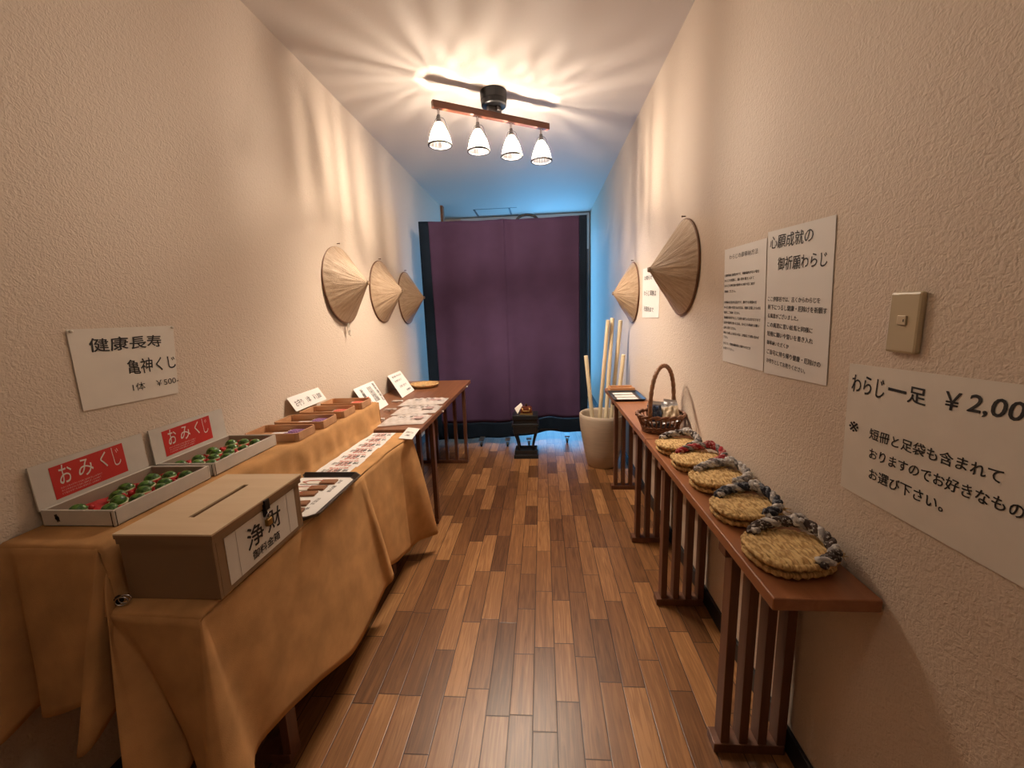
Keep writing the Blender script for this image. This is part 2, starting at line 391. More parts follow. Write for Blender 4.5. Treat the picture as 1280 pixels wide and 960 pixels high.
fr = MB().box((-1.14,YE-.05,2.565),(.70,YE,2.648)).box((.64,YE-.05,0),(.70,YE,2.565)).box((-1.14,YE-.05,0),(-1.08,YE,2.565)).box((-.25,YE-.03,0),(-.19,YE,2.565)).box((-1.08,YE-.03,0),(.64,YE,.08))
obj('door_frame', fr, M_white, d1, bevel=.004)
obj('pane', MB().box((-1.08,YE-.018,.08),(-.25,YE-.012,2.565)), M_pane, d1)
obj('pane', MB().box((-.19,YE-.018,.08),(.64,YE-.012,2.565)), M_pane, d1)
rl = MB().box((.655,6.235,.4),(.685,6.258,2.15))
obj('slotted_rail', rl, M_greymetal, d1)
ht = MB()
for a, b in (((-.88,5.80),(-.30,5.80)),((-.88,6.2),(-.30,6.2))): ht.box((a[0],a[1]-.004,ZC-.003),(b[0],b[1]+.004,ZC))
for x in (-.87,-.40): ht.box((x-.012,5.8,ZC-.006),(x+.012,6.2,ZC))
struct('trim_2', ht, M_greymetal, 'thin frame of the hatch in the far ceiling', 'hatch')

# ------------------------------------------------------------------ slatted tables
def slat_table(name, label, x0, x1, y0, y1, z, stands, n, top_mat, group, front, wallside, clips=(), sd=.045, slats_w=.0125):
    root = thing(name, label, 'table', ((x0+x1)/2,(y0+y1)/2,0), 0, group)
    obj('tabletop', MB().box((x0,y0,z-.03),(x1,y1,z)), top_mat, root, bevel=.003)
    a, b = (x0, x1) if x0 > 0 else (x1, x0)
    for y in stands:
        obj('base_bar', MB().box((x0+.004,y,0),(x1-.016,y+.055,.03)), M_slat, root, bevel=.002)
        obj('top_rail', MB().box((x0+.004,y+.005,z-.06),(x1-.016,y+.05,z-.03)), M_slat, root, bevel=.002)
        L = x1-x0-.062
        for i in range(n):
            cx = x0+.036+i*(L/(n-1))
            obj('slat', MB().box((cx-slats_w,y+.004,.03),(cx+slats_w,y+.004+sd,z-.06)), M_slat, root, bevel=.0015)
    obj('stretcher', MB().box((front-.012,stands[0]+.03,z-.065),(front+.012,stands[-1]+.03,z-.032)), M_slat, root) if front else None
    obj('stretcher', MB().box((wallside-.012,stands[0]+.05,.20),(wallside+.012,stands[-1]+.01,.26)), M_slat, root) if wallside else None
    for yy in clips:
        obj('screw_cap', MB().lathe([(.0,-.006),(.007,-.005),(.007,.004),(.0,.006)], 12, (x1+.004,yy,z-.022)), M_white, root, smooth=True)
    return root
slat_table('slatted_shelf_table', 'near narrow brown table on slatted stands carrying straw sandals', .483, .705, .833, 1.947, .695, (1.07,1.70), 4, M_shelf, 'slatted wooden tables', None, None)
slat_table('slatted_shelf_table', 'far narrow brown table on slatted stands carrying the wicker basket', .483, .705, 1.953, 3.262, .695, (2.21,2.92), 4, M_shelf, 'slatted wooden tables', None, None)
slat_table('slatted_table', 'wide dark brown slatted table carrying white packets beside the curtain', -1.245, -.664, 2.125, 3.735, .705, (2.41,3.47), 7, M_table, 'slatted wooden tables', None, None, clips=(2.62,3.52))
slat_table('slatted_table', 'low slatted table hidden under the ochre cloth, feet showing', -1.245, -.762, .80, 2.09, .683, (.98,1.86), 5, M_table, 'slatted wooden tables', None, None)

# ------------------------------------------------------------------ tablecloth
ZT = .690
def step_edge(y):
    t = (y-.785)/(2.262-.785); return -.998+.054*t, .832
def low_edge(y):
    return -.753+.018*(y-.75)/1.2+(.024*max(0, min(1, (y-1.80)/.2)))
def cloth():
    mb = MB(); ny = 110; yn, yf = .750, 2.118
    Y = [yn+(yf-yn)*i/ny for i in range(ny+1)]
    def steprow(y):
        xe, zs = step_edge(y); e = max(0, min(1, (y-.782)/.012)); dz = -.006*(1-e)
        f = .005*math.sin(31*y+.6)*math.sin(7*y)+.003*math.sin(64*y)*math.sin(3*y)+.003*math.sin(15*y+2)
        zt = ZT
        return [(XL+.004,y,zs+dz), (-1.12,y,zs+dz+.001*math.sin(30*y)), (xe-.012,y,zs+dz), (xe-.002,y,zs-.004+dz), (xe+.004,y,zs-.016), (xe+.006+f*.4,y,zs-.045),
                (xe+.008+f*1.2,y,(zs+zt)/2), (xe+.008+f,y,zt+.035), (xe+.012+f,y,zt+.012), (xe+.026+.5*f,y,zt+.001)]
    ys = [.782+(2.262-.782)*i/ny for i in range(ny+1)]
    rows = [steprow(y) for y in ys]; w = len(rows[0])
    # the far end of the step stands on the next table
    for i, y in enumerate(ys):
        if y > 2.118: rows[i] = [(p[0],p[1],max(p[2],.7075)) for p in rows[i]]
    mb.add([p for r in rows for p in r], [(i*w+j, i*w+j+1, (i+1)*w+j+1, (i+1)*w+j) for i in range(ny) for j in range(w-1)])
    def lowrow(y):
        xl = low_edge(y); e = min(1, (y-yn)/.012); dz = -.006*(1-e); xe = step_edge(max(y,.785))[0]
        return [(xe-.01,y,ZT-.0005+dz), (xe+.04,y,ZT+dz), (-.87,y,ZT+.0008*math.sin(41*y)+dz), (xl-.016,y,ZT+dz), (xl-.005,y,ZT-.002+dz), (xl+.002*math.sin(19*y),y,ZT-.008+dz)]
    rows = [lowrow(y) for y in Y]; w = len(rows[0])
    mb.add([p for r in rows for p in r], [(i*w+j, i*w+j+1, (i+1)*w+j+1, (i+1)*w+j) for i in range(ny) for j in range(w-1)])
    # near drop, corner cone, front drop, far cone
    N_ = yn
    C = [((-1.249,.782,.826),(-1.249,.71,.425)), ((-1.235,.782,.826),(-1.195,.672,.425)), ((-1.218,.782,.826),(-1.185,.75,.45)), ((-1.20,.782,.826),(-1.135,.712,.455)),
         ((-1.12,.782,.826),(-1.08,.708,.47)), ((-1.03,.782,.826),(-1.025,.712,.49)), ((-1.002,.782,.825),(-.998,.705,.485)),
         ((-1.000,.782,.822),(-.988,.655,.44)), ((-.999,.783,.818),(-.965,.648,.44)), ((-.997,.784,.808),(-.95,.668,.455)), ((-.994,.786,.79),(-.955,.75,.49)), ((-.992,.785,.77),(-.93,.74,.45)),
         ((-.990,.778,.76),(-.852,.615,.34)), ((-.988,.770,.74),(-.820,.605,.32)), ((-.985,.760,.70),(-.795,.630,.31)), ((-.970,N_,.686),(-.795,.735,.36)), ((-.93,N_,.685),(-.788,.722,.33)), ((-.85,N_,.684),(-.765,.695,.28)), ((-.775,N_,.683),(-.742,.680,.25)),
         ((-.756,N_,.681),(-.730,.660,.235)), ((-.754,.751,.680),(-.690,.628,.20)), ((-.753,.752,.680),(-.660,.655,.185)), ((-.753,.754,.680),(-.672,.730,.21)), ((-.753,.760,.680),(-.722,.80,.265))]
    hem = [(.876,.267,-.712),(.96,.245,-.706),(1.04,.222,-.70),(1.14,.180,-.694),(1.232,.142,-.690),(1.33,.132,-.690),(1.42,.142,-.692),(1.48,.152,-.694)]
    for y, z, x in hem: C.append(((low_edge(y),y,.680),(x,y+.01,z)))
    C += [((low_edge(1.52),1.515,.680),(-.694,1.57,.160)), ((low_edge(1.53),1.53,.680),(-.674,1.605,.170)), ((low_edge(1.55),1.55,.680),(-.680,1.64,.176)), ((low_edge(1.57),1.57,.680),(-.722,1.64,.19)), ((low_edge(1.63),1.63,.680),(-.718,1.69,.185)),
          ((low_edge(1.70),1.70,.680),(-.710,1.76,.160)), ((low_edge(1.79),1.79,.680),(-.708,1.84,.140)), ((low_edge(1.86),1.86,.680),(-.708,1.91,.115)), ((low_edge(1.92),1.92,.680),(-.708,1.955,.105)),
          ((low_edge(1.94),1.94,.680),(-.712,1.972,.105)), ((low_edge(1.96),1.96,.680),(-.685,2.03,.11)), ((low_edge(2.02),2.02,.680),(-.635,2.08,.105)), ((low_edge(2.10),2.10,.680),(-.605,2.12,.10)), ((-.715,2.118,.680),(-.620,2.14,.12)), ((-.76,2.118,.680),(-.70,2.13,.16)), ((-.95,2.118,.680),(-.93,2.13,.25)), ((-1.24,2.118,.680),(-1.24,2.13,.3))]
    # catmull-rom between columns
    def cr(a, b, c, d, t): return tuple(.5*((2*b[k])+(-a[k]+c[k])*t+(2*a[k]-5*b[k]+4*c[k]-d[k])*t*t+(-a[k]+3*b[k]-3*c[k]+d[k])*t**3) for k in range(3))
    cols = []; n = len(C); sub = 6
    for i in range(n-1):
        A, B, Cc, Dd = C[max(i-1,0)], C[i], C[i+1], C[min(i+2,n-1)]
        for k in range(sub):
            t = k/sub
            top = tuple(B[0][q]*(1-t)+Cc[0][q]*t for q in range(3))
            cols.append((top, cr(A[1],B[1],Cc[1],Dd[1],t)))
    cols.append(C[-1]); R = 22; o = []
    for i, (a, b) in enumerate(cols):
        for j in range(R+1):
            s = j/R; hs = s**.92
            o.append((a[0]+(b[0]-a[0])*hs + .0025*math.sin(i*.21+6*s)*s, a[1]+(b[1]-a[1])*hs, a[2]+(b[2]-a[2])*s))
    w = R+1
    mb.add(o, [(i*w+j, i*w+j+1, (i+1)*w+j+1, (i+1)*w+j) for i in range(len(cols)-1) for j in range(R)])
    # far end of the raised step
    mb.grid(lambda u, v: (XL+.004+(-.938-XL-.004)*u, 2.262+.008*v+.004*math.sin(9*u)*v, .829-.121*v), 12, 6)
    return mb
tc_ = obj('tablecloth', cloth(), M_cloth, smooth=True)
tag(tc_, 'ochre suede cloth draped over the stepped left table', 'tablecloth')
sm = tc_.modifiers.new('thickness', 'SOLIDIFY'); sm.thickness = .0015; sm.offset = -1

# ------------------------------------------------------------------ fortune boxes and turtles
turtle = None
def turtle_proto():
    r = thing('turtle_figurine', 'x', 'figurine')
    sh = MB(); sh.lathe([(.0205,.010),(.020,.014),(.0175,.021),(.0115,.027),(.005,.0295),(0,.030)], 20, sx=1.0, sy=.86)
    obj('shell', sh, M_shell, r, smooth=True, world=False)
    ri = MB(); ri.tube([(.0208*math.cos(a), .0208*.86*math.sin(a), .0108) for a in [2*PI*k/20 for k in range(20)]], .0030, 6, closed=True)
    obj('shell_rim', ri, M_rim, r, smooth=True, world=False)
    b = MB(); b.lathe([(0,0),(.024,.001),(.027,.006),(.0245,.0105),(0,.011)], 20, sx=1, sy=.86)
    b.lathe([(0,-.006),(.006,-.003),(.0065,.002),(.004,.007),(0,.0085)], 10, (.028,0,.011))
    for sx, sy in ((1,1),(1,-1),(-1,1),(-1,-1)): b.lathe([(0,0),(.006,.001),(.005,.006),(0,.008)], 8, (.016*sx,.018*sy,0))
    obj('body', b, M_body, r, smooth=True, world=False)
    return r
def fortune_box(y0, y1, z, label, spots, which):
    global turtle
    x0, x1 = -1.236, -1.043; hgt = .042
    root = thing('fortune_box', label, 'box', ((x0+x1)/2,(y0+y1)/2,z), 0, 'white cardboard fortune boxes')
    t = .006
    tr = MB().box((x0,y0,z),(x1,y1,z+.004)).box((x0,y0,z),(x1,y0+t,z+hgt)).box((x0,y1-t,z),(x1,y1,z+hgt)).box((x1-t,y0+t,z),(x1,y1-t,z+hgt)).box((x0,y0+t,z),(x0+t,y1-t,z+hgt))
    obj('tray', tr, M_card, root, bevel=.0015)
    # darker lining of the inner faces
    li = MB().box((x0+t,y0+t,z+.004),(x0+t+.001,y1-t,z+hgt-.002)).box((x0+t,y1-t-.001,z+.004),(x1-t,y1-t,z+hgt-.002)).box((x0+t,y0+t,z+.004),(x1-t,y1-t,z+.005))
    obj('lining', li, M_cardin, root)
    # corner tab seams
    sm_ = MB().box((x1-t-.002,y0-.0006,z),(x1-t,y0+.001,z+hgt-.004)).box((x1-.001,y0+.004,z+.0),(x1+.0006,y0+.0055,z+hgt-.004))
    obj('seam', sm_, M_dark, root)
    # standing lid
    lx0, lx1 = XL+.002, XL+.012; ly0, ly1 = y0-.004, y1-.006; lz1 = z+.150
    A = [(-1.240,ly0,z+hgt-.012),(-1.240,ly1,z+hgt-.012)]
    q = [(lx1-.002,ly0+.004,lz1),(lx1-.002,ly1,lz1),(-1.238,ly1,z+.038),(-1.238,ly0+.004,z+.038)]
    n = Vector((1,0,.05)).normalized()
    obj('lid', MB().slab(q, -n, .004), M_card, root)
    O, U, V, nn = frame_of(q)
    P = lambda u, v, d: O+U*u+V*v+nn*d
    lb = MB().slab([P(.136,.14,.0004),P(.78,.09,.0004),P(.78,.86,.0004),P(.136,.89,.0004)], nn, .0004)
    lab = obj('label_sheet', lb, M_red, root)
    O2 = P(.136,.10,.0014); U2 = U*.644; V2 = V*.78
    mbt = merge(text_mb('お', O2, U2, V2, (.09,.06,.25,.62), bold=.003, shear=.2, jit=.03), text_mb('み', O2, U2, V2, (.33,.10,.53,.62), bold=.0, shear=.2, jit=.03),
                text_mb('く', O2, U2, V2, (.64,.08,.73,.58), bold=.006, shear=.1, jit=.02), text_mb('じ', O2, U2, V2, (.82,.04,.93,.66), bold=-.012, jit=.02))
    for k in range(3):
        mbt = merge(mbt, text_mb('おみくじをお引きになる前に姿勢を正し心を静めて'[k:], O2, U2, V2, (.08,.70+.085*k,.62-.02*k,.755+.085*k), bold=-.01))
    obj('lettering', mbt, M_paper2, lab)
    mk = MB().lathe([(0,0),(.0055,.0),(.0055,.0008),(0,.0008)], 14)
    mk.box((-.0035,-.010,0),(-.0015,.010,.0008)).box((.0015,-.010,0),(.0035,.010,.0008)).box((-.0012,-.0085,0),(.0012,.0095,.0008))
    Mx = Matrix.Translation((x0+.042,y0-.0002,z+.022)) @ Matrix.Rotation(PI/2, 4, 'X') @ Matrix.Rotation(.3, 4, 'Z')
    obj('turtle_mark', mk.xf(Mx), M_ink, root)
    # red tissue
    rn = random.Random(int(y0*100))
    ph = [rn.uniform(0, 6) for _ in range(6)]
    def tis(u, v):
        x = x0+.010+(x1-x0-.020)*u; y = y0+.010+(y1-y0-.020)*v
        return (x, y, z+.012+.004*math.sin(60*x+ph[0])+.004*math.sin(55*y+ph[1])+.0025*math.sin(120*(x+y)+ph[2]))
    ts = obj('tissue_paper', MB().grid(tis, 22, 34), M_tissue, smooth=True); tag(ts, f'crumpled red tissue lining the {which}', 'tissue paper')
    names = ['nearest', 'second nearest', 'third', 'fourth', 'fifth', 'sixth', 'seventh', 'eighth', 'ninth', 'tenth', 'eleventh', 'twelfth', 'thirteenth', 'farthest']
    spots = sorted(spots, key=lambda s: s[1])
    for i, (u, v, a) in enumerate(spots):
        loc = (x0+.039+(x1-x0-.079)*u, y0+.035+(y1-y0-.068)*v, z+.0085)
        nm = names[i] if i < len(spots)-1 else 'farthest'
        lab_ = f'green shelled turtle figurine, {nm} one in the {which}'
        if turtle is None:
            turtle = turtle_proto(); r = turtle; r.location = loc; r.rotation_euler = (.1,-.15,a); r['label'] = lab_; r['group'] = f'turtles in the {which}'
        else:
            r = dup(turtle, loc, a, lab_, f'turtles in the {which}'); r.rotation_euler = (.1*math.sin(i),-.18,a)
spA = [(.10,.03,.4),(.83,.05,.1),(.55,.26,2.0),(.98,.30,.3),(.30,.38,.5),(.72,.50,.2),(1.0,.58,-.3),(.05,.60,.5),(.42,.68,.9),(.80,.75,.2),(.15,.90,.6),(.50,.97,.3),(.92,1.0,.1)]
spB = [(.05,.02,.3),(.50,.06,.9),(.95,.05,.2),(.20,.24,.5),(.62,.27,.3),(1.0,.30,.8),(.35,.47,.4),(.75,.49,.1),(.05,.58,.6),(.95,.66,.3),(.50,.70,.3),(.10,.92,.5),(.48,.97,.2),(.90,.95,.4)]
fortune_box(.866, 1.163, .8335, 'nearer white cardboard fortune box with red label standing lid', spA, 'nearer fortune box')
fortune_box(1.180, 1.492, .8335, 'farther white cardboard fortune box with red label standing lid', spB, 'farther fortune box')

# ------------------------------------------------------------------ donation box
root = thing('donation_box', 'plywood donation box with slotted lid and white label on ochre cloth', 'box', (-.852,.97,.691))
x0, x1, y0, y1, zb, zt = -.966, -.742, .800, 1.134, .6912, .856
t = .009
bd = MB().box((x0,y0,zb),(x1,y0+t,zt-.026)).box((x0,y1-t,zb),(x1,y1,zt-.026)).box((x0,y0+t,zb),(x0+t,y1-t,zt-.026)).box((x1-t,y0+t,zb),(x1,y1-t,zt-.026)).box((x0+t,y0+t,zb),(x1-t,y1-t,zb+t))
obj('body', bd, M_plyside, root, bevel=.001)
sx, sy0, sy1 = -.850, .872, 1.062
lx0, lx1, ly0, ly1 = x0-.004, x1+.008, y0-.006, y1+.006
def ring(z0, z1): return MB().box((lx0,ly0,z0),(sx-.008,ly1,z1)).box((sx+.008,ly0,z0),(lx1,ly1,z1)).box((sx-.008,ly0,z0),(sx+.008,sy0,z1)).box((sx-.008,sy1,z0),(sx+.008,ly1,z1))
lid = obj('lid', ring(zt-.004, zt), M_ply, root)
obj('ply_edge', ring(zt-.013, zt-.004), M_plyedge, lid)
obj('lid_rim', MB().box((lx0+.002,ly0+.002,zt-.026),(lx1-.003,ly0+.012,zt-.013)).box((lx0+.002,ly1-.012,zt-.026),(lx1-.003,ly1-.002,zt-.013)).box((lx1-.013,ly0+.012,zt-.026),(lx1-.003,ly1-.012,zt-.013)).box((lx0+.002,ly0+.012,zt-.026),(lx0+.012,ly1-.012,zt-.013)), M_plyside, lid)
fx = x1+.0004
TL = (fx+.0002,.885,.797); q = [(fx,.833,.824),(fx,1.106,.824),(fx,1.106,.704),(fx,.833,.704)]
O, U, V, n = frame_of(q)
ls = obj('label_sheet', MB().slab(q, (1,0,0), .0006), M_paper2, root)
O = O+n*.0012
obj('lettering', merge(text_mb('浄', O, U, V, (.25,.16,.47,.62), **BR_), text_mb('財', O, U, V, (.53,.12,.74,.58), **BR_), text_mb('御料金箱', O, U, V, (.29,.69,.69,.90), **BR_)), M_ink, ls)
obj('fold_line', MB().slab([O+U*.125+V*.0,O+U*.129+V*.0,O+U*.129+V,O+U*.125+V], n, .0001).slab([O+U*.856,O+U*.860,O+U*.860+V,O+U*.856+V], n, .0001), M_cardin, ls)
hs = MB().box((x1+.002,.965,.824),(x1+.0125,.984,.852)).box((x1+.0012,.967,.805),(x1+.005,.982,.828))
hp = obj('hasp', hs, M_blackmetal, root, bevel=.001)
pk = thing('padlock', 'small brass padlock hanging on the donation box hasp', 'padlock', (x1+.009,.975,.780))
obj('lock_body', MB().box((x1+.0035,.966,.780),(x1+.0135,.986,.799)), M_brass, pk, bevel=.002)
obj('shackle', MB().tube([(x1+.0085,.976+.007*math.cos(a),.799+.014*math.sin(a)) for a in [PI*k/10 for k in range(11)]], .0018, 6), M_chrome, pk, smooth=True)

# binder clip by the box
bc = thing('binder_clip', 'black binder clip with wire loops pinching cloth behind donation box', 'clip', (-.966,.79,.691))
obj('clip_body', MB().prism([(-.982,.772),(-.969,.772),(-.969,.790),(-.982,.790)], .692, .708), M_blackmetal, bc, bevel=.002)
for dz, dy in ((.0,0),(.0,.008)):
    obj('wire_loop', MB().tube([(-.957+.012*math.cos(a),.773+dy+.004*math.cos(a),.7035+.010*math.sin(a)) for a in [2*PI*k/20 for k in range(20)]], .0014, 6, closed=True), M_chrome, bc, smooth=True)

# ------------------------------------------------------------------ amulet trays on the step
def pouch(nm, loc, mat, label, group):
    r = thing('amulet_pouch', label, 'amulet', loc, 0, group)
    pl = [(-.036,-.024),(.028,-.024),(.036,-.014),(.036,.014),(.028,.024),(-.036,.024)]
    obj('pouch', MB().prism(pl, 0, .013), mat, r, world=False, bevel=.004)
    obj('cord', MB().tube([(.030,0,.012),(.037,.006,.012),(.044,.005,.006),(.052,0,.004),(.044,-.005,.006),(.037,-.006,.012),(.030,0,.012)], .0014, 6), M_paper, r, world=False, smooth=True)
    return r
trays = [(1.525,'purple',M_purple,'first'),(1.702,'purple',M_purple,'second'),(1.885,'red',M_redbro,'third'),(2.072,'red',M_redbro,'fourth')]
for i, (ty, cn, mt, od) in enumerate(trays):
    xe, zs = step_edge(ty+.07); z = zs+.0012
    X0, X1, Y0, Y1, H = xe-.235, xe-.008, ty, ty+.142, .034
    r = thing('wooden_tray', f'{od} open wooden tray from the fortune boxes, holding {cn} amulets', 'tray', ((X0+X1)/2,(Y0+Y1)/2,z), 0, 'wooden amulet trays on the step')
    ch = .012
    def octo(i_): return [(X0+ch+i_*.4,Y0+i_),(X1-ch-i_*.4,Y0+i_),(X1-i_,Y0+ch+i_*.4),(X1-i_,Y1-ch-i_*.4),(X1-ch-i_*.4,Y1-i_),(X0+ch+i_*.4,Y1-i_),(X0+i_,Y1-ch-i_*.4),(X0+i_,Y0+ch+i_*.4)]
    a, b = octo(0), octo(.006); m = MB(); nn_ = 8
    vs = [(*p,z) for p in a]+[(*p,z+H) for p in a]+[(*p,z+H) for p in b]+[(*p,z+.005) for p in b]
    fs = [tuple(range(8))[::-1], tuple(range(24,32))]
    for k in range(8):
        l = (k+1) % 8
        for s in (0,8,16): fs.append((s+k,s+l,s+8+l,s+8+k))
    m.add(vs, fs); obj('tray_body', m, M_box, r, bevel=.001)
    p = MB().box((X0+.05,Y0+.02,z+.0055),(X1-.014,Y1-.02,z+.0065)); pp = obj('paper_liner', p, M_paper, r)
    for k, (dx, dy, rz) in enumerate(((-.060,.045,.1),(-.058,.098,-.1))):
        q_ = pouch('p', (X1+dx,Y0+dy,z+.0072), mt, f'{cn} brocade amulet, {"nearer" if k==0 else "farther"} one in the {od} wooden tray', 'brocade amulets in wooden trays')
        q_.rotation_euler = (0,0,PI+rz)
# price card leaning on wall behind the trays
sign('price_card', [(-1.247,1.90,.935),(-1.247,2.19,.935),(-1.205,2.19,.868),(-1.205,1.90,.868)], M_paper, 'small white price card leaning on wall behind the wooden trays', 'card', [('お守り　1体　￥1,000', (.10,.30,.92,.78), dict(FN_, bold=.01))])

# ------------------------------------------------------------------ black tray with tags
def lacquer_tray(label, X0, X1, Y0, Y1, z, H, ch, group):
    r = thing('lacquer_tray', label, 'tray', ((X0+X1)/2,(Y0+Y1)/2,z), 0, group)
    def octo(i_, c): return [(X0+c+i_,Y0+i_),(X1-c-i_,Y0+i_),(X1-i_,Y0+c+i_),(X1-i_,Y1-c-i_),(X1-c-i_,Y1-i_),(X0+c+i_,Y1-i_),(X0+i_,Y1-c-i_),(X0+i_,Y0+c+i_)]
    L = [(octo(.012,ch),z),(octo(0,ch),z+H),(octo(.005,ch*.93),z+H),(octo(.02,ch*.85),z+.004)]
    vs = [(*p,zz) for o_, zz in L for p in o_]; fs = [tuple(range(8))[::-1], tuple(range(24,32))]
    for s in (0,8,16):
        for k in range(8): l = (k+1) % 8; fs.append((s+k,s+l,s+8+l,s+8+k))
    m = MB(); m.add(vs, fs); obj('tray_body', m, M_tray, r, bevel=.0012); return r
lt = lacquer_tray('large black lacquer tray of wooden tags behind the donation box', -1.000, -.715, 1.148, 1.523, .6912, .017, .033, 'lacquer trays')
sh = thing('notice_sheet', 'white printed sheet lying in the large black lacquer tray', 'paper', (-.86,1.33,.6955))
pl = [(-.973,1.181),(-.760,1.181),(-.741,1.20),(-.741,1.473),(-.760,1.492),(-.973,1.492)]
obj('sheet', MB().prism(pl, .6957, .6964), M_paper, sh)
O = Vector((-.745,1.19,.6968)); U = Vector((0,1,0)); V = Vector((-1,0,0))
obj('lettering', merge(text_mb('一体　五百円', O, U, V, (.02,.035,.12,.05), **FN_), text_mb('御守護　木札', O, U, V, (.17,.03,.28,.045), **FN_), text_mb('お納め下さい', O, U, V, (.18,.065,.27,.078), **FN_)), M_ink, sh)
tg = None
for k, (tx, ty, rz) in enumerate(((-.817,1.205,.15),(-.831,1.262,.12),(-.845,1.339,.1),(-.836,1.388,.06),(-.822,1.443,.04))):
    lab = f'brown wooden tag, {["nearest","second","third","fourth","farthest"][k]} in the row on the large black tray'
    if tg is None:
        tg = thing('wooden_tag', lab, 'tag', (tx,ty,.6968), rz, 'wooden tags in black tray')
        obj('plate', MB().prism([(-.03,-.017),(.03,-.017),(.03,.017),(-.03,.017)], 0, .007), M_tag, tg, world=False, bevel=.001)
        obj('paper_slip', MB().prism([(-.105,-.014),(-.030,-.014),(-.030,.014),(-.105,.014)], .001, .003), M_paper2, tg, world=False)
        obj('cord', MB().tube([(-.02,0,.0085),(-.045,.012,.006),(-.08,.013,.0045),(-.10,.0,.0045),(-.08,-.010,.0045)], .0013, 6), M_redink, tg, world=False, smooth=True)
    else: dup(tg, (tx,ty,.6968), rz, lab)

# ------------------------------------------------------------------ paper talismans
names = ['nearest','second','third','fourth','fifth','sixth','farthest']
for k in range(7):
    ya = 1.535+.0825*k; yb = ya+.0815; off = .004*((k*5) % 3-1)
    xa, xb = step_edge(ya)[0]+.022, -.792+off
    z = ZT+.0015
    r = sign('paper_talisman', [(xa,yb,z),(xb,yb,z),(xb,ya,z),(xa,ya,z)], M_paper, f'white paper talisman, {names[k]} in the row beyond the large black tray', 'talisman',
             [('御守護', (.18,.30,.46,.72), dict(BR_, bold=.0)), ('大神', (.50,.25,.70,.78), dict(BR_, bold=.01)), ('御札', (.76,.34,.92,.66), FN_), ('奉納祈願', (.28,.10,.84,.24), dict(FN_, ink=M_redink)), ('家内安全', (.34,.74,.80,.94), dict(FN_, ink=M_redink)), ('印', (.36,.24,.60,.80), dict(bold=.0, ink=M_redink))], group='paper talismans in a row')

# name card bridging the cloth and the table
sign('name_card', [(-.742,2.158,.7078),(-.668,2.128,.7078),(-.668,1.985,.694),(-.745,2.005,.694)], M_paper, 'small white card leaning on the dark table edge at cloth corner', 'card', [('お持ち下さい', (.2,.35,.8,.5), FN_), ('ご自由に', (.3,.6,.7,.75), FN_)], t=.0008)

# ------------------------------------------------------------------ things on the far left table
def wedge_card(name, q, label, texts):
    r = sign(name, q, M_paper, label, 'card', texts); return r
c1 = sign('info_card', [(-1.243,2.60,.845),(-1.243,2.93,.845),(-1.07,2.74,.708),(-1.07,2.45,.708)], M_paper, 'white info card with red stamp and black brush title, leaning on wall', 'card',
     [('祈\n願\n札', (.16,.10,.30,.62), dict(BR_, lines=.95)), ('御\n祈\n祷\n神\n札', (.80,.06,.92,.80), BR_), ('家内安全\n交通安全\n身体健全\n商売繁盛', (.50,.12,.72,.72), dict(FN_)), ('印', (.12,.42,.36,.80), dict(bold=.0, ink=M_redink))])
c2 = sign('info_card', [(-1.243,3.22,.835),(-1.243,3.52,.835),(-1.045,3.26,.708),(-1.045,2.96,.708)], M_paper, 'white card with four printed lines, leaning on wall beside the woven dish', 'card',
     [('御祈願の申込みは', (.18,.10,.88,.19), FN_), ('社務所まで', (.18,.30,.70,.39), FN_), ('お問い合わせ', (.28,.56,.80,.66), FN_), ('初穂料', (.55,.80,.88,.88), dict(BR_))])
tape = [('nearest',2.185,-.93,-.68),('middle',2.43,-.945,-.675),('farthest',2.68,-.985,-.685)]
for k, (od, ya, xa, xb) in enumerate(tape):
    r = thing('wrapped_packet', f'{od} of three clear wrapped white packets on the far left table', 'packet', ((xa+xb)/2,ya+.1,.706), 0, 'wrapped packets on far left table')
    rn = random.Random(k+3); ph = [rn.uniform(0,6) for _ in range(5)]; wy = .20
    def top(u, v, s=1):
        e = (1-abs(2*u-1)**6)*(1-abs(2*v-1)**5)
        wr = .0025*math.sin(40*u+9*v+ph[0])+.002*math.sin(23*u-31*v+ph[1])+.003*math.sin(14*v+ph[2])
        sk = .05*u
        return (xa+(xb-xa)*u, ya+wy*v+sk+.004*math.sin(8*u+ph[3]), -.0+.7065+s*max(0,e)*(.016+wr)+(.0015 if s else 0))
    m = MB().grid(lambda u, v: top(u, v), 40, 26); m.f = [f[::-1] for f in m.f]; m.grid(lambda u, v: top(u, v, 0), 40, 26)
    obj('wrapper', m, M_plastic, r, smooth=True)
    O = Vector((xa+.05,ya+.155,.7265)); U = Vector((xb-xa,.05,0)); V = Vector((0,-wy,0))
    obj('lettering', merge(text_mb('御守　福袋', O, U, V, (.12,.10,.55,.26), **FN_)), M_ink, r)
    obj('print_patch', MB().slab([O+U*.48+V*.20,O+U*.72+V*.20,O+U*.72+V*.5,O+U*.48+V*.5], (0,0,1), .0005), simple('pink_print', (.50,.34,.32), .4), r)
    tw = MB(); bx = xa-.005
    tw.tube([(bx,ya+.13,.716),(bx-.02,ya+.115,.722),(bx-.04,ya+.12,.716),(bx-.06,ya+.105,.722),(bx-.075,ya+.11,.714)], [.008,.004,.010,.006,.003], 8)
    obj('twisted_end', tw, M_plastic, r, smooth=True)
wd = thing('woven_dish', 'shallow round woven dish on far left table beside the curtain', 'dish', (-1.005,3.42,.705))
obj('dish_body', MB().lathe([(0,.001),(.095,.001),(.112,.014),(.120,.027),(.113,.026),(.105,.016),(.090,.007),(0,.006)], 48, (-1.005,3.42,.705)), M_bowl, wd, smooth=True)
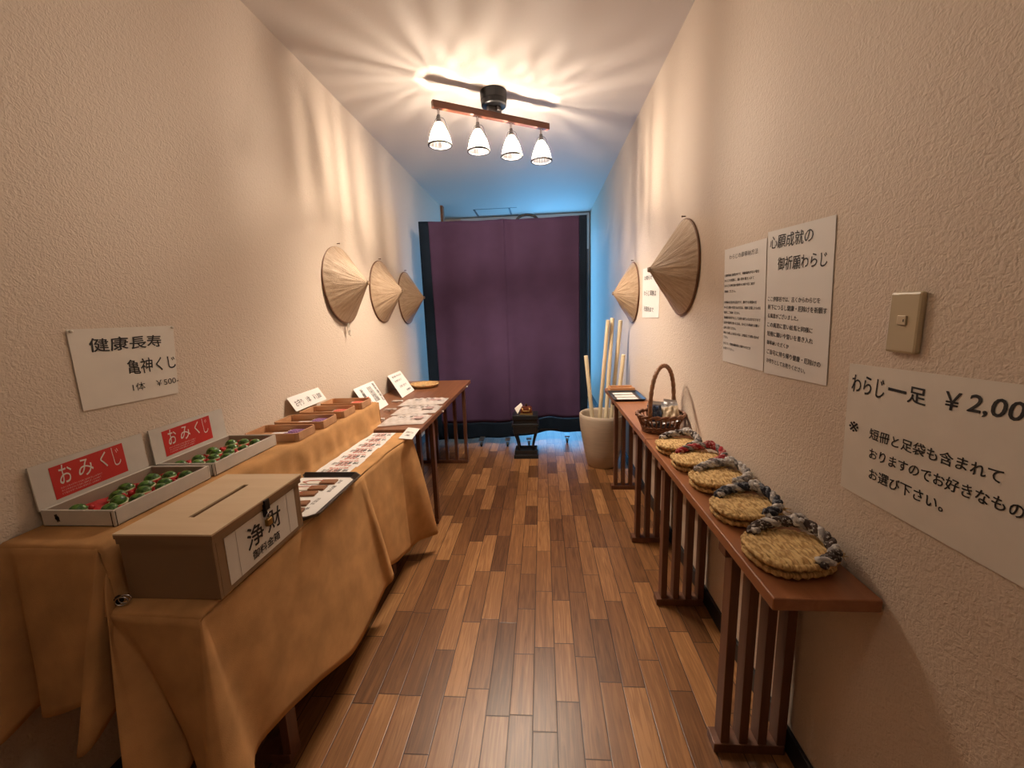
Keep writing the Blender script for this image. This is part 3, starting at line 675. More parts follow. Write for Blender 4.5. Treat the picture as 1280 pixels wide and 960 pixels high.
obj('dish_rim', MB().tube([(-1.005+.118*math.cos(a),3.42+.118*math.sin(a),.732+.0015*math.sin(14*a)) for a in [2*PI*k/64 for k in range(64)]], .005, 8, closed=True), M_bowl, wd, smooth=True)
obj('fruit_print', MB().lathe([(0,0),(.02,.0),(.018,.006),(0,.008)], 14, (-1.01,3.42,.7115)), simple('dish_motif', (.10,.11,.05), .6), wd)

# ------------------------------------------------------------------ wall signs
pins = lambda r, pts, mat: [obj('pin', MB().lathe([(0,0),(.004,.001),(.004,.006),(.0,.008)], 10).xf(Matrix.Translation(p) @ Matrix.Rotation(PI/2*s, 4, 'Y')), mat, r, smooth=True) for p, s in pts]
q = [(XL+.003,1.018,1.309),(XL+.003,1.342,1.307),(XL+.003,1.318,1.079),(XL+.003,1.018,1.088)]
r = sign('wall_notice', q, M_paper2, 'white paper notice pinned on left wall above the fortune boxes', 'notice',
    [('健康長寿', (.15,.12,.83,.30), dict(BR_, bold=.012)), ('亀神くじ', (.44,.44,.95,.65), dict(BR_, bold=.012)), ('1体　￥500-', (.45,.77,.95,.88), FN_)], wave=.0)
pins(r, [((XL+.004,1.026,1.303),1),((XL+.004,1.334,1.301),1)], M_paper2)
x = XR-.002
q = [(x,1.409,1.534),(x,1.102,1.521),(x,1.078,1.109),(x,1.374,1.097)]
sign('wall_poster', q, M_paper, 'right hand poster of the pair on right wall, large handwritten title', 'poster',
    [('心願成就の', (.05,.035,.73,.125), dict(BR_, bold=.006)), ('御祈願わらじ', (.2,.185,.92,.275), dict(BR_, bold=.006)),
     ('ここ伊那谷では、古くからわらじを', (.04,.448,.855,.482), FN_), ('軒下につるし健康・厄除けを祈願す', (.045,.503,.945,.540), FN_), ('る風習がございました。', (.045,.565,.56,.598), FN_), ('この風習に習い絵馬と同様に', (.045,.628,.77,.662), FN_),
     ('短冊に願いや誓いを書き入れ', (.045,.69,.78,.725), FN_), ('御奉納いただくか', (.045,.755,.43,.786), FN_), ('ご自宅に持ち帰り健康・厄除けの', (.05,.817,.89,.853), FN_), ('お守りとしてお祀りください。', (.05,.882,.69,.915), FN_)])
q = [(x,1.719,1.523),(x,1.414,1.518),(x,1.380,1.101),(x,1.685,1.098)]
lines = [('①御奉納に絵馬かけで、奉納場所がない場合', .23, .87), ('わらじを短冊に、願い事を書き入れて', .275, .76), ('わらじを神社裏の御神木の枝や柱に結び', .32, .78), ('奉納ください。', .37, .33),
         ('②奉納の方法がお決まりで、御守りを希望の方', .465, .83), ('わらじに願いを書き込み方法は、短冊に記載したものを', .51, .92), ('場所にご奉納ください。', .555, .45), ('奉納後はお守りとしてお持ち帰りいただけますので', .60, .92), ('足袋や短冊を巻いた方は、わらじの奉納をお願い', .645, .90), ('お申し付けください。', .69, .36), ('神社にお越しになれない方は、お電話にてお問い合わせ', .735, .90), ('下さい。', .775, .14), ('わらじと、短冊は御自宅にお飾りいただき', .83, .72), ('お祀り下さい。', .875, .32)]
sign('wall_poster', q, M_paper, 'left hand poster of the pair on right wall, dense small text', 'poster',
    [('わらじの御奉納方法', (.14,.055,.83,.098), dict(BR_, bold=0))]+[(s, (.02,v-.011,w,v+.012), dict(bold=.004)) for s, v, w in lines])
q = [(x,1.006,1.175),(x,.588,1.190),(x,.578,.889),(x,.994,.881)]
def rc(ya, yb, za, zb): return ((1.0-ya)/.417, (1.178-za)/.297, (1.0-yb)/.417, (1.178-zb)/.297)
sign('wall_poster', q, M_paper2, 'large price poster on right wall below the light switch', 'poster',
    [('わらじ', rc(.988,.897,1.154,1.112), dict(BR_, bold=.012)), ('一', rc(.887,.845,1.138,1.131), BR_), ('足', rc(.841,.802,1.148,1.116), BR_), ('￥', rc(.765,.737,1.150,1.118), dict(bold=.012, shear=.1)), ('2,000-', rc(.727,.603,1.152,1.118), dict(bold=.012, shear=.15)),
     ('※', rc(.986,.958,1.046,1.022), dict(bold=.004)), ('短冊と足袋も含まれて', rc(.926,.660,1.043,1.018), BR_), ('おりますのでお好きなものを', rc(.921,.602,1.000,.975), BR_), ('お選び下さい。', rc(.917,.748,.955,.930), BR_)], wave=.0)
q = [(x,3.04,1.575),(x,2.62,1.56),(x,2.61,1.249),(x,3.035,1.243)]
sign('wall_poster', q, M_paper, 'white poster on right wall between the two hats', 'poster', [('お知らせ', (.12,.15,.6,.24), FN_), ('わらじ奉納は', (.12,.44,.85,.55), FN_), ('社務所まで', (.12,.76,.72,.86), FN_)])
# light switch
sw = thing('light_switch', 'ivory light switch plate on right wall above the price poster', 'switch', (XR,.868,1.213))
obj('plate', MB().box((XR-.012,.832,1.213),(XR,.904,1.331)), M_switch, sw, bevel=.005)
obj('rocker', MB().box((XR-.0155,.857,1.268),(XR-.012,.877,1.286)), simple('rocker_ivory', (.55,.46,.31), .35), sw, bevel=.001)
obj('indicator', MB().box((XR-.0159,.8605,1.274),(XR-.0154,.8625,1.279)), M_ink, sw)

# ------------------------------------------------------------------ conical hats
def hat(x, y, z, side, R, Hh, tilt, label, tassel, seed):
    """side = +1: hangs on the left wall, apex towards +x"""
    rn = random.Random(seed); r = thing('conical_hat', label, 'hat', (x,y,z-R), 0, 'straw hats on the walls')
    n = 200; rings = 26; m = MB(); vs = []; fs = []
    rib = [[rn.gauss(0,1) for _ in range(n)] for _ in range(3)]
    rib = [[(q[k]+q[k-1]*.8+q[k-2]*.4)/1.3 for k in range(n)] for q in rib]
    ph = [rn.uniform(0,6.28) for _ in range(12)]
    for i in range(rings+1):
        t = i/rings; rr = R*t
        for k in range(n):
            a = 2*PI*k/n
            tt = t*2; b0 = int(min(1, tt)); fr_ = tt-b0
            w = .0013*(rib[b0][k]*(1-fr_)+rib[b0+1][k]*fr_)*min(1, t*3)+.0016*math.sin(3*a+ph[0])*t+.001*math.sin(8*a+5*t+ph[1])*t
            hh = Hh*(1-t)**1.03 + w*(.6 if t > .95 else 1)
            if t < .06: hh = min(hh, Hh*.955)
            vs.append((hh+.012, rr*math.cos(a), rr*math.sin(a)))
    for i in range(rings):
        for k in range(n): fs.append((i*n+k, (i+1)*n+k, (i+1)*n+(k+1) % n, i*n+(k+1) % n))
    m.add(vs, fs)
    inner = [(max(p[0]-.006, .004), p[1]*.985, p[2]*.985) for p in vs]
    m.add(inner, [f[::-1] for f in fs])
    Mx = Matrix.Translation((x,y,z)) @ Matrix.Rotation(0 if side > 0 else PI, 4, 'Z') @ Matrix.Rotation(tilt, 4, 'Y')
    obj('crown', m.xf(Mx), M_hat, r, smooth=True)
    ri = MB().tube([(.0062,R*math.cos(a),R*math.sin(a)) for a in [2*PI*k/72 for k in range(72)]], .0055, 8, closed=True).xf(Mx)
    obj('rim', ri, M_hatrim, r, smooth=True)
    kn = MB()
    for k in range(7):
        a = k*.9; kn.tube([(Hh+.004,.012*math.cos(a),.012*math.sin(a)),(Hh+.014,.009*math.cos(a+.5),.009*math.sin(a+.5)),(Hh+.010,.003*math.cos(a+1),.003*math.sin(a+1))], .003, 6)
    obj('apex_knot', kn.xf(Mx), M_hat, r, smooth=True)
    nl = MB().lathe([(0,0),(.0025,.0),(.0025,.014),(.005,.015),(.004,.018),(0,.019)], 10).xf(Matrix.Translation((x,y,z+R+.018)) @ Matrix.Rotation(PI/2*side, 4, 'Y'))
    nail = obj('nail', nl, M_hatrim, r, smooth=True)
    if tassel:
        ta = MB()
        for k in range(6):
            a = k*1.05; ta.tube([(.008,0,-R+.004),(.010+.003*math.cos(a),.004*math.sin(a),-R-.02),(.010+.008*math.cos(a),.010*math.sin(a),-R-.045),(.010+.006*math.cos(a+.6),.008*math.sin(a+.8),-R-.06-.006*k)], .0016, 5)
        obj('tassel', ta.xf(Mx), M_paper2, r, smooth=True)
    return r
hat(XL, 2.60, 1.512, 1, .232, .168, -.05, 'nearest straw conical hat on left wall, with hanging tassel', True, 1)
hat(XL, 3.265, 1.497, 1, .232, .162, 0.0, 'middle straw conical hat of three on left wall', False, 2)
hat(XL, 3.87, 1.465, 1, .232, .160, 0.0, 'farthest straw conical hat on left wall, beside the curtain', False, 3)
hat(XR, 2.20, 1.500, -1, .228, .160, .0, 'larger looking nearer straw conical hat on right wall', False, 4)
hat(XR, 3.36, 1.425, -1, .226, .145, .0, 'farther straw conical hat on right wall, above the wooden poles', False, 5)

# ------------------------------------------------------------------ ceiling lamp
fx = thing('ceiling_spotlight', 'walnut bar ceiling light with four lit glass shades', 'ceiling lamp', (-.27,2.85,ZC))
Pa, Pb = Vector((-.613,2.632,2.52)), Vector((.070,3.052,2.52)); dr = (Pb-Pa).normalized(); pe = Vector((-dr.y,dr.x,0)); mid = (Pa+Pb)/2
cc = mid.copy(); cc.z = ZC
obj('canopy', MB().lathe([(0,-.085),(.070,-.085),(.078,-.080),(.080,-.055),(.082,-.05),(.083,0),(0,0)], 40, cc), M_blackmetal, fx, smooth=False)
obj('bracket', MB().obox(mid+Vector((0,0,.036)), dr*.045, pe*.014, (0,0,.016)).obox(mid+dr*.02+Vector((0,0,.04)), dr*.01, pe*.03, (0,0,.014)), M_greymetal, fx, bevel=.002)
obj('bar', MB().obox(mid, dr*((Pb-Pa).length/2), pe*.016, (0,0,.020)), M_bar, fx, bevel=.003)
LAMP_P = []
for t in (.045,.355,.645,.925):
    c = Pa.lerp(Pb, t); z0 = 2.50
    lh = D.objects.new('lamp_head', None); COL.objects.link(lh); lh.parent = fx; lh.location = Vector((c.x,c.y,z0))-fx.location
    L_ = lambda prof, n=32: MB().lathe(prof, n, (c.x,c.y,z0))
    obj('stem', L_([(.0,-.035),(.007,-.035),(.007,0),(0,0)], 14), M_chrome, lh, smooth=False)
    obj('socket', L_([(0,-.085),(.015,-.085),(.016,-.062),(.011,-.050),(.010,-.034),(0,-.034)], 20), M_greymetal, lh)
    # ribbed glass bell
    n = 96; prof = [(.020,-.078),(.030,-.095),(.042,-.118),(.052,-.145),(.060,-.172),(.065,-.196)]
    m = MB(); vs = []
    rn = random.Random(int(t*100)); pat = []
    while len(pat) < n: pat += [1]*rn.choice((2,3,3,4))+[0]*rn.choice((2,2,3,5))
    for rr, zz in prof:
        for k in range(n):
            a = 2*PI*k/n; q_ = rr*(1+.03*math.cos(24*a)); vs.append((c.x+q_*math.cos(a), c.y+q_*math.sin(a), z0+zz))
    m.v = vs
    for i in range(len(prof)-1):
        for k in range(n):
            m.f.append([i*n+k, (i+1)*n+k, (i+1)*n+(k+1) % n, i*n+(k+1) % n]); m.m.append(pat[k]+(2 if i < 3 else 0))
    obj('glass_shade', m, [M_shadeclear, M_shaderib, M_neckclear, M_neckrib], lh, smooth=True)
    obj('rim_ring', MB().tube([(c.x+.067*math.cos(a), c.y+.067*math.sin(a), z0-.197) for a in [2*PI*k/40 for k in range(40)]], .0062, 8, closed=True), M_cage, lh, smooth=True)
    for k in range(3):
        a = 2*PI*k/3+.4
        P = lambda r_, z_: (c.x+r_*math.cos(a), c.y+r_*math.sin(a), z0+z_)
        obj('cage_wire', MB().tube([P(.010,-.045),P(.026,-.047),P(.034,-.056),P(.050,-.105),P(.064,-.16),P(.071,-.20)], .0016, 6), M_cage, lh, smooth=True)
    bl = obj('bulb', L_([(0,-.168),(.008,-.165),(.0125,-.155),(.0125,-.135),(.010,-.115),(.009,-.086),(0,-.085)], 14), M_env, lh, smooth=True)
    obj('filament', L_([(0,-.160),(.0045,-.158),(.0045,-.126),(0,-.124)], 8), M_bulb, bl)

# ------------------------------------------------------------------ curtain screen
cs = thing('curtain_screen', 'tall purple curtain screen with navy border on casters', 'screen', (-.35,4.05,0))
def cy(x): return 4.06+.05*(x-.42)/1.55      # the left end stands a little nearer
XA, XB, XC, XD = -1.128, -1.035, .362, .432
def fold(x, z):
    s = (2.16-z)/2.0
    return .032*math.sin(6.2*x+.8+.6*s)*s+.022*math.sin(19*x+1.2*s)*(.35+s*.6)+.02*math.sin(9*x-5*s)*s-.045*math.exp(-((x+.33-.03*s)/.05)**2)*(1-.6*min(1,s))+.012*math.sin(11*x+1.9*z)*s+.008*math.sin(21*x-2*z)*(.3+s)+.010*math.exp(-((x+.33)/.035)**2)
zt_ = lambda x: 2.162-.012*math.sin((x-XA)/(XD-XA)*PI)*1.0
zbp = lambda x: .205+.05*(x-XA)/(XD-XA)
zbb = lambda x: .035+.10*(x-XA)/(XD-XA)*.8
def panel(name, xa, xb, f0, f1, mat, nu, nv, d=0):
    m = MB().grid(lambda u, v: (xa+(xb-xa)*u+ (.012*math.sin(3*v)*(1-u) if False else 0), cy(xa+(xb-xa)*u)+fold(xa+(xb-xa)*u, f0(xa+(xb-xa)*u)*(1-v)+f1(xa+(xb-xa)*u)*v)+d, f0(xa+(xb-xa)*u)*(1-v)+f1(xa+(xb-xa)*u)*v), nu, nv)
    o = obj(name, m, mat, cs, smooth=True); s = o.modifiers.new('thickness', 'SOLIDIFY'); s.thickness = .003; return o
panel('curtain_panel', XB, -.330, zt_, zbp, M_purplecloth, 50, 50)
panel('curtain_panel', -.333, XC, zt_, zbp, M_purplecloth, 50, 50, .006)
panel('border', XA, XB, zt_, zbb, M_navy, 6, 50)
panel('border', XC, XD, zt_, zbb, M_navy, 6, 50)
panel('border', XB, XC, zbp, zbb, M_navy, 60, 8)
fm = MB().tube([(XA+.02,cy(XA)+.045,.09),(XA+.02,cy(XA)+.045,2.15),(XD-.02,cy(XD)+.045,2.15),(XD-.02,cy(XD)+.045,.09)], .012, 10)
fm.tube([(XA+.02,cy(XA)+.045,.12),(XD-.02,cy(XD)+.045,.12)], .012, 10)
obj('frame', fm, M_blackmetal, cs, smooth=True)
obj('top_arch', MB().tube([(-.22+.10*(1+math.cos(a)),4.10,2.14+.055*math.sin(a)) for a in [PI-PI*k/16 for k in range(17)]], .012, 8), M_blackmetal, cs, smooth=True)
for cx_, cy_ in ((-.62,3.93),(-.36,3.93),(-.15,3.96),(.23,4.03)):
    ca = D.objects.new('caster', None); COL.objects.link(ca); ca.parent = cs; ca.location = Vector((cx_,cy_,0))-cs.location
    obj('wheel', MB().lathe([(0,-.009),(.020,-.009),(.022,-.006),(.022,.006),(.020,.009),(0,.009)], 20).xf(Matrix.Translation((cx_,cy_,.0225)) @ Matrix.Rotation(PI/2, 4, 'Y')), M_black, ca)
    obj('fork', MB().box((cx_-.014,cy_-.010,.022),(cx_-.011,cy_+.014,.06)).box((cx_+.011,cy_-.010,.022),(cx_+.014,cy_+.014,.06)).box((cx_-.025,cy_-.012,.060),(cx_+.025,cy_+.13,.072)), M_greymetal, ca, bevel=.001)

# ------------------------------------------------------------------ incense stand
st = thing('incense_stand', 'small black lacquer stand on the floor before the purple curtain', 'stand', (-.165,3.62,0))
X0, X1, Y0, Y1 = -.280, -.050, 3.57, 3.74
obj('base', MB().box((X0+.005,Y0,0),(X1-.005,Y1,.035)).box((X0+.015,Y0+.01,.035),(X1-.015,Y1-.01,.075)), M_lacquer, st, bevel=.004)
for sx_ in (-1, 1):
    for yy in (Y0+.03, Y1-.03):
        cx_ = (X0+X1)/2
        obj('leg', MB().tube([(cx_+sx_*.062,yy,.072),(cx_+sx_*.066,yy,.12),(cx_+sx_*.080,yy,.18),(cx_+sx_*.095,yy,.235),(cx_+sx_*.10,yy,.262)], [.012,.010,.010,.012,.016], 8), M_lacquer, st, smooth=True)
obj('apron', MB().box((X0+.004,Y0+.004,.235),(X1-.004,Y1-.004,.30)), M_lacquer, st, bevel=.008)
obj('lower_shelf', MB().box((X0-.006,Y0-.004,.30),(X1+.006,Y1+.004,.325)), M_lacquer, st, bevel=.006)
obj('drawer_box', MB().box((X0+.010,Y0+.008,.325),(X1-.010,Y1-.008,.362)), M_lacquer, st, bevel=.002)
obj('stand_top', MB().box((X0+.002,Y0,.362),(X1-.002,Y1,.402)), M_lacquer, st, bevel=.005)
ib = thing('incense_burner', 'small dark red burner with brass fittings on black stand', 'incense burner', (-.155,3.65,.402))
obj('burner_base', MB().box((-.215,3.60,.402),(-.095,3.70,.412)), M_brass, ib, bevel=.003)
obj('burner_body', MB().box((-.205,3.61,.412),(-.105,3.69,.455)).box((-.195,3.62,.455),(-.115,3.68,.468)), simple('dark_red_lacquer', (.13,.03,.012), .4), ib, bevel=.004)
obj('burner_handle', MB().tube([(-.187,3.606,.462),(-.187,3.604,.440),(-.180,3.602,.434),(-.132,3.602,.434),(-.125,3.604,.440),(-.125,3.606,.462)], .0045, 8), M_brass, ib, smooth=True)
obj('finial', MB().lathe([(0,0),(.012,.002),(.008,.012),(.011,.020),(0,.028)], 14, (-.155,3.65,.468)), simple('dark_bronze', (.06,.025,.012), .4, .5), ib, smooth=True)
tag(obj('paper_slip', MB().slab([(-.262,3.66,.448),(-.205,3.70,.490),(-.190,3.68,.470),(-.235,3.63,.404)], (.2,-.6,.5), .0015), M_paper2), 'folded brown paper slip beside the burner on black stand', 'paper')

# ------------------------------------------------------------------ planter with poles
pt = thing('planter', 'large beige stoneware planter holding wooden poles by right wall', 'planter', (.492,3.44,0))
obj('pot', MB().lathe([(0,0),(.118,0),(.126,.008),(.150,.12),(.172,.24),(.186,.34),(.192,.42),(.190,.448),(.186,.452),(.176,.450),(.174,.43),(.168,.34),(.14,.16),(.11,.03),(0,.03)], 64, (.492,3.44,0)), M_pot, pt, smooth=True)
rods = [((.352,3.41,.940),(.432,3.375,.10),'short wooden pole leaning left out of the planter'),((.527,3.40,1.222),(.445,3.46,.08),'tall wooden pole, leftmost of the three tall ones in planter'),((.566,3.43,1.235),(.495,3.39,.08),'tall wooden pole, middle of the three tall ones in planter'),
        ((.632,3.44,1.215),(.545,3.50,.08),'tall wooden pole, rightmost of the three tall ones in planter'),((.655,3.42,.940),(.56,3.37,.08),'short wooden pole leaning right out of the planter')]
for a, b, lb_ in rods:
    tag(obj('wooden_pole', MB().tube([Vector(b).lerp(Vector(a), k/8) for k in range(9)], .0165, 10), M_rod, smooth=False, bevel=.003), lb_, 'pole', 'wooden poles in the planter')

# ------------------------------------------------------------------ right shelf: tray, block, basket
rt = lacquer_tray('small black lacquer tray with three white slips, far end of narrow table', .470, .690, 2.765, 3.085, .695, .016, .012, 'lacquer trays')
for k, (ya, od) in enumerate(((2.815,'nearest'),(2.895,'middle'),(2.980,'farthest'))):
    tag(obj('paper_strip', MB().box((.505,ya,.6995),(.645,ya+.062,.7012)), M_paper), f'{od} blank white slip in the small black tray', 'paper', 'white slips in small black tray')
wbk = thing('brush_rest', 'low brown wooden rest behind the small black tray', 'rest', (.595,3.17,.695))
obj('rest_base', MB().box((.50,3.11,.695),(.69,3.235,.706)), M_box, wbk, bevel=.002)
obj('rest_rail', MB().box((.505,3.115,.706),(.685,3.130,.722)).box((.505,3.215,.706),(.685,3.230,.722)).box((.505,3.13,.706),(.515,3.215,.718)).box((.675,3.13,.706),(.685,3.215,.718)), M_box, wbk, bevel=.002)

bk = thing('wicker_basket', 'brown wicker basket with tall arched handle on narrow table', 'basket', (.592,2.09,.695))
bx_, by_, A, B, zb, zr = .588, 2.09, .116, .098, .697, .782
el = lambda a, s, z, dz=0: (bx_+A*s*math.cos(a), by_+B*s*math.sin(a), z+dz)
NN = 72
b1 = MB()
for k, (s, z, r_) in enumerate(((.74,zb+.006,.006),(.76,zb+.016,.006),(.79,zb+.026,.005))):
    b1.tube([el(2*PI*i/NN, s, z, .0025*math.sin(20*2*PI*i/NN+k*PI)) for i in range(NN)], r_, 8, closed=True)
b1.lathe([(0,0),(.74,.0),(.74,.005),(0,.005)], 40, (bx_,by_,zb-.0015), A, B)
obj('base_weave', b1, M_wicker, bk, smooth=True)
sp_ = MB()
for i in range(30):
    a = 2*PI*(i+.5)/30
    sp_.tube([el(a,.76,zb+.02), el(a+.03,.88,zb+.05), el(a,.985,zr-.006)], .0035, 6)
obj('spokes', sp_, M_wicker, bk, smooth=True)
rm = MB()
for k in range(2): rm.tube([el(2*PI*i/NN, 1+.03*math.cos(9*2*PI*i/NN+k*PI), zr, .005*math.sin(9*2*PI*i/NN+k*PI)) for i in range(NN)], .006, 8, closed=True)
obj('rim', rm, M_wicker, bk, smooth=True)
hd = MB(); hpts = []; hr = []
for i in range(61):
    a = PI*i/60; sgn = math.cos(a)
    px = bx_+.008-.078*sgn; py = by_-.073*sgn
    pz = .765+.262*(math.sin(a)**.62)
    hpts.append((px,py,pz)); hr.append(.0105+.0012*math.sin(i*2.1))
hd.tube(hpts, hr, 10)
obj('handle', hd, M_handle, bk, smooth=True)
def packet(loc, sx_, sy_, sz_, rot, mat, label, seed):
    rn = random.Random(seed); m = MB(); ph = [rn.uniform(0,6) for _ in range(6)]
    def sf(s): return lambda u, v: ((u-.5)*sx_, (v-.5)*sy_, s*(sz_/2*(1-abs(2*u-1)**4)*(1-abs(2*v-1)**6)+ (.006*math.sin(13*u+7*v+ph[0])+.005*math.sin(9*v-17*u+ph[1]))*(1-abs(2*u-1)**6)*(1-abs(2*v-1)**6))+.004*math.sin(5*u+ph[2])*math.sin(6*v+ph[3]))
    m.grid(sf(1), 18, 18); m.f = [f[::-1] for f in m.f]; m.grid(sf(-1), 18, 18)
    Mx = Matrix.Rotation(rot[2],4,'Z') @ Matrix.Rotation(rot[1],4,'Y') @ Matrix.Rotation(rot[0],4,'X')
    m.xf(Matrix.Translation(loc) @ Mx)
    r = thing('snack_packet', label, 'packet', loc, 0, 'packets in the wicker basket')
    obj('wrapper', m, mat, r, smooth=True)
    e = MB()
    for s in (-1,1): e.add([Mx @ Vector(p)+Vector(loc) for p in ((-sx_*.5,s*sy_*.5,0),(sx_*.5,s*sy_*.5,0),(sx_*.5,s*(sy_*.5+.010),.002),(-sx_*.5,s*(sy_*.5+.010),.002))], [(0,1,2,3)])
    obj('crimped_seal', e, M_foil, r)
packet((.556,2.065,.792), .075, .085, .028, (1.1,.1,.25), M_foilnavy, 'navy foil packet in the wicker basket', 1)
packet((.625,2.055,.790), .085, .090, .030, (.7,-.25,-.3), M_foilbeige, 'beige packet with silver edge in the wicker basket', 2)
packet((.648,2.110,.800), .080, .085, .028, (1.0,.2,.3), M_foil, 'silver foil packet at the wall side of wicker basket', 3)
packet((.590,2.120,.790), .075, .085, .028, (.9,.1,-.1), simple('grey_foil', (.20,.21,.23), .3, .5, bump=.4, bscale=60), 'dark grey packet at back of the wicker basket', 4)
packet((.585,2.080,.735), .10, .10, .035, (.1,.1,.5), simple('dark_packet', (.05,.05,.06), .35), 'dark packet at bottom of the wicker basket', 5)

# ------------------------------------------------------------------ straw sandals
R_light = two_tone('grey_white_rag', (.30,.29,.29), (.66,.64,.62), 90, .85)
R_navy = two_tone('navy_print_rag', (.018,.02,.035), (.22,.24,.28), 110, .85, .56)
R_brown = two_tone('brown_print_rag', (.045,.028,.024), (.55,.53,.50), 130, .85, .60)
R_red = two_tone('red_print_rag', (.32,.02,.03), (.45,.22,.20), 90, .85, .55)
R_grey = two_tone('grey_rag', (.10,.095,.10), (.33,.32,.33), 80, .85)
def sandal(a, b, th, mats, label, group, seed, loc, rz, full=True):
    rn = random.Random(seed); r = thing('straw_sandal', label, 'sandal', loc, rz, group)
    ph = [rn.uniform(0,6.28) for _ in range(8)]
    def hw(u): return b*(1-abs(u)**2.7)**(1/2.7)*(1-.06*u)
    def topf(s):
        def f(p, q):
            u = max(-.9995, min(.9995, 2*p-1)); v = 2*q-1
            x = a*u; y = hw(u)*v
            e = 1-abs(v)**6; e2 = 1-abs(u)**10
            rid = .0042*abs(math.sin(PI*(x/.0125+.25*math.sin(40*y+ph[0])+.15*math.sin(90*y+ph[1]))))+.0022*math.sin(150*y+60*x+ph[2])*math.sin(70*x-40*y+ph[3])+.002*math.sin(31*x+ph[4])*math.sin(27*y+ph[5])
            if s > 0: return (x, y, th*(.55+.45*e*e2)+rid)
            return (x, y*.98, th*(.5-.5*e*e2)+.0*rid+.0005)
        return f
    m = MB().grid(topf(1), 110, 46); m.f = [f[::-1] for f in m.f]; m.grid(topf(-1), 60, 20)
    for k in range(26):       # loose straw at the heel end
        y = rn.uniform(-.5,.5)*b; l_ = rn.uniform(.012,.03)
        m.tube([(a*.93,y,th*.5),(a*.98+l_*.5,y*1.1,th*.55+rn.uniform(-.004,.006)),(a*.98+l_,y*1.2+rn.uniform(-.008,.008),th*.5+rn.uniform(-.008,.006))], .0011, 4)
    obj('sole', m, M_straw, r, smooth=True, world=False)
    ed = MB(); n = 150; pts = []; rad = []
    for k in range(n):
        t_ = 2*PI*k/n; u = math.cos(t_); s_ = 1 if math.sin(t_) >= 0 else -1
        y = hw(max(-.9995,min(.9995,u)))*s_ if abs(u) < .9995 else 0
        pts.append((a*u*.985, y*.97+0*t_, th*.62+.001*math.sin(k*.9))); rad.append(.0075+.0016*math.sin(k*1.05+ph[6]))
    ed.tube(pts, rad, 8, closed=True); obj('edge_coil', ed, M_straw, r, smooth=True, world=False)
    if full:
        ctrl = [(-.62,.70,th+.004),(-.40,.90,th+.010),(-.05,.99,th+.016),(.35,.93,th+.022),(.68,.74,th+.027),(.86,.42,th+.026),(.92,.02,th+.020),(.88,-.38,th+.014),(.72,-.70,th+.010),(.45,-.90,th+.006),(.12,-.99,th+.002)]
        path = []
        for i in range(len(ctrl)-1):
            P0, P1, P2, P3 = ctrl[max(i-1,0)], ctrl[i], ctrl[i+1], ctrl[min(i+2,len(ctrl)-1)]
            for k in range(8):
                t_ = k/8
                path.append(Vector([.5*((2*P1[d])+(-P0[d]+P2[d])*t_+(2*P0[d]-5*P1[d]+4*P2[d]-P3[d])*t_*t_+(-P0[d]+3*P1[d]-3*P2[d]+P3[d])*t_**3) for d in range(3)]))
        path.append(Vector(ctrl[-1])); path = [Vector((p.x*a, p.y*b, p.z)) for p in path]
        for j, mt in enumerate(mats):
            st_ = MB(); s_ = 0; pp = []
            for i, p in enumerate(path):
                tdir = (path[min(i+1,len(path)-1)]-path[max(i-1,0)]).normalized(); up = Vector((0,0,1)); up = (up-tdir*up.dot(tdir)).normalized(); sd = tdir.cross(up)
                if i: s_ += (p-path[i-1]).length
                w = 2*PI*s_/.062+2*PI*j/len(mats); pp.append(p+(up*math.cos(w)+sd*math.sin(w))*.0072)
            st_.tube(pp, [.0078*(.6 if i in (0,len(pp)-1) else 1)+.0008*math.sin(i*1.7+j) for i in range(len(pp))], 8)
            obj('strap_cord', st_, mt, r, smooth=True, world=False)
        kn = MB(); kp = Vector((.70*a,.72*b,th+.032))
        for k in range(3): kn.tube([kp+Vector((.014*math.cos(x_+k*2.1), .011*math.sin(x_+k*2.1), .008*math.sin(x_*1.5+k))) for x_ in [i*.5 for i in range(9)]], .0065, 8)
        obj('knot', kn, mats[0], r, smooth=True, world=False)
    return r
pairs = [  # x, y, rz, a, b, strand materials, wording
 (.585,.965,.10,.092,.080,(R_light,R_brown,R_brown),'nearest straw sandal pair','brown print straps'),
 (.585,1.185,.14,.088,.070,(R_light,R_navy,R_navy),'second straw sandal pair from near end','navy and white straps'),
 (.597,1.395,.12,.092,.066,(R_light,R_light,R_grey),'third straw sandal pair from near end','pale grey straps'),
 (.594,1.580,.10,.096,.066,(R_red,R_grey,R_red),'red strapped straw sandal pair','red straps'),
 (.575,1.765,.12,.086,.066,(R_light,R_grey,R_brown),'straw sandal pair beside the basket','grey and white straps'),
]
for i, (px, py, rz, a, b, mats, wd_, st_) in enumerate(pairs):
    th = .019
    sandal(a*.98, b*.96, th, mats, f'lower sandal of the {wd_}, lying on the narrow table', 'straw sandals on narrow table', 40+i, (px+.004,py+.008,.6955), rz+.05, False)
    sandal(a, b, th, mats, f'upper sandal of the {wd_}, with {st_}', 'straw sandals on narrow table', 20+i, (px,py,.6955+th+.006), rz, True)

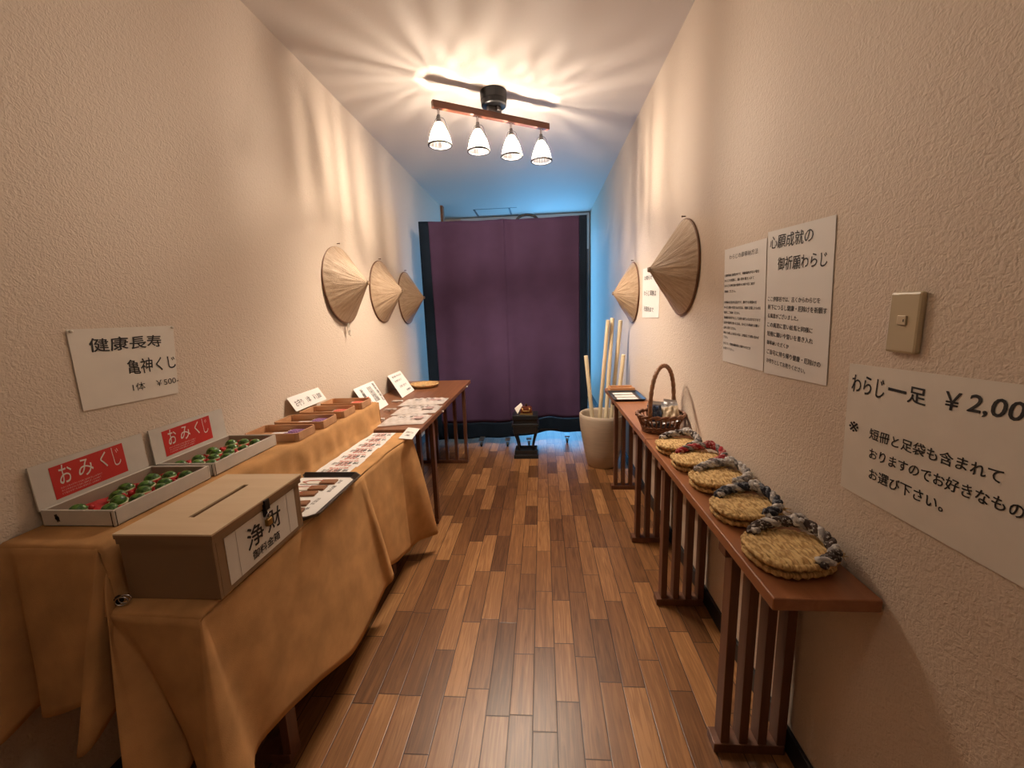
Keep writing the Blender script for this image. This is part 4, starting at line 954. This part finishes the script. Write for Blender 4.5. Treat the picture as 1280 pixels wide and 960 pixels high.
# ------------------------------------------------------------------ light
em = M_bulb.node_tree.nodes['Emission']; em.inputs[1].default_value = 22000; em.inputs[0].default_value = (1.0,.805,.63,1)
def area(name, loc, rot, sx_, sy_, e, col):
    l = D.lights.new(name, 'AREA'); l.shape = 'RECTANGLE'; l.size = sx_; l.size_y = sy_; l.energy = e; l.color = col
    o = D.objects.new(name, l); COL.objects.link(o); o.location = loc; o.rotation_euler = rot; return o
area('daylight_through_door', (.12,6.75,1.35), (-PI/2,0,0), 1.1, 2.3, 54, (.15,.53,1.0))
pl_ = D.lights.new('added_fill_light', 'POINT'); pl_.energy = 6; pl_.color = (1.0,.82,.64); pl_.shadow_soft_size = .14  # added fill without a fixture, brightens the near table and shelf
po = D.objects.new('added_fill_light', pl_); COL.objects.link(po); po.location = (-.22,.40,2.45)
w = D.worlds.new('outdoor_sky'); S.world = w; w.use_nodes = True
w.node_tree.nodes['Background'].inputs[0].default_value = (.3,.6,1,1); w.node_tree.nodes['Background'].inputs[1].default_value = .6

# ------------------------------------------------------------------ camera
F = 520.0
dx = Vector((0.99702723,-0.01975273,-0.07447502)); dy = Vector((0.06987129,-0.17562244,0.98197493)); dn = Vector((0.03247617,0.98425941,0.17372021))
right = Vector((dx[0],dy[0],-dn[0])); down = Vector((dx[1],dy[1],-dn[1])); fwd = Vector((dx[2],dy[2],-dn[2]))
cam = D.cameras.new('camera'); cam.sensor_width = 36; cam.sensor_fit = 'HORIZONTAL'; cam.lens = F/1280*36; cam.clip_start = .02
co = D.objects.new('camera', cam); COL.objects.link(co)
co.matrix_world = Matrix(((right.x,-down.x,-fwd.x,0),(right.y,-down.y,-fwd.y,0),(right.z,-down.z,-fwd.z,1.32),(0,0,0,1)))
S.camera = co
S.view_settings.view_transform = 'Standard'; S.view_settings.look = 'None'; S.view_settings.exposure = 0; S.view_settings.gamma = 1
S.view_settings.use_curve_mapping = False
S.render.engine = 'CYCLES'
S.cycles.use_denoising = True; S.cycles.max_bounces = 10; S.cycles.transparent_max_bounces = 24; S.cycles.caustics_reflective = False; S.cycles.caustics_refractive = False
S.cycles.sample_clamp_indirect = 4
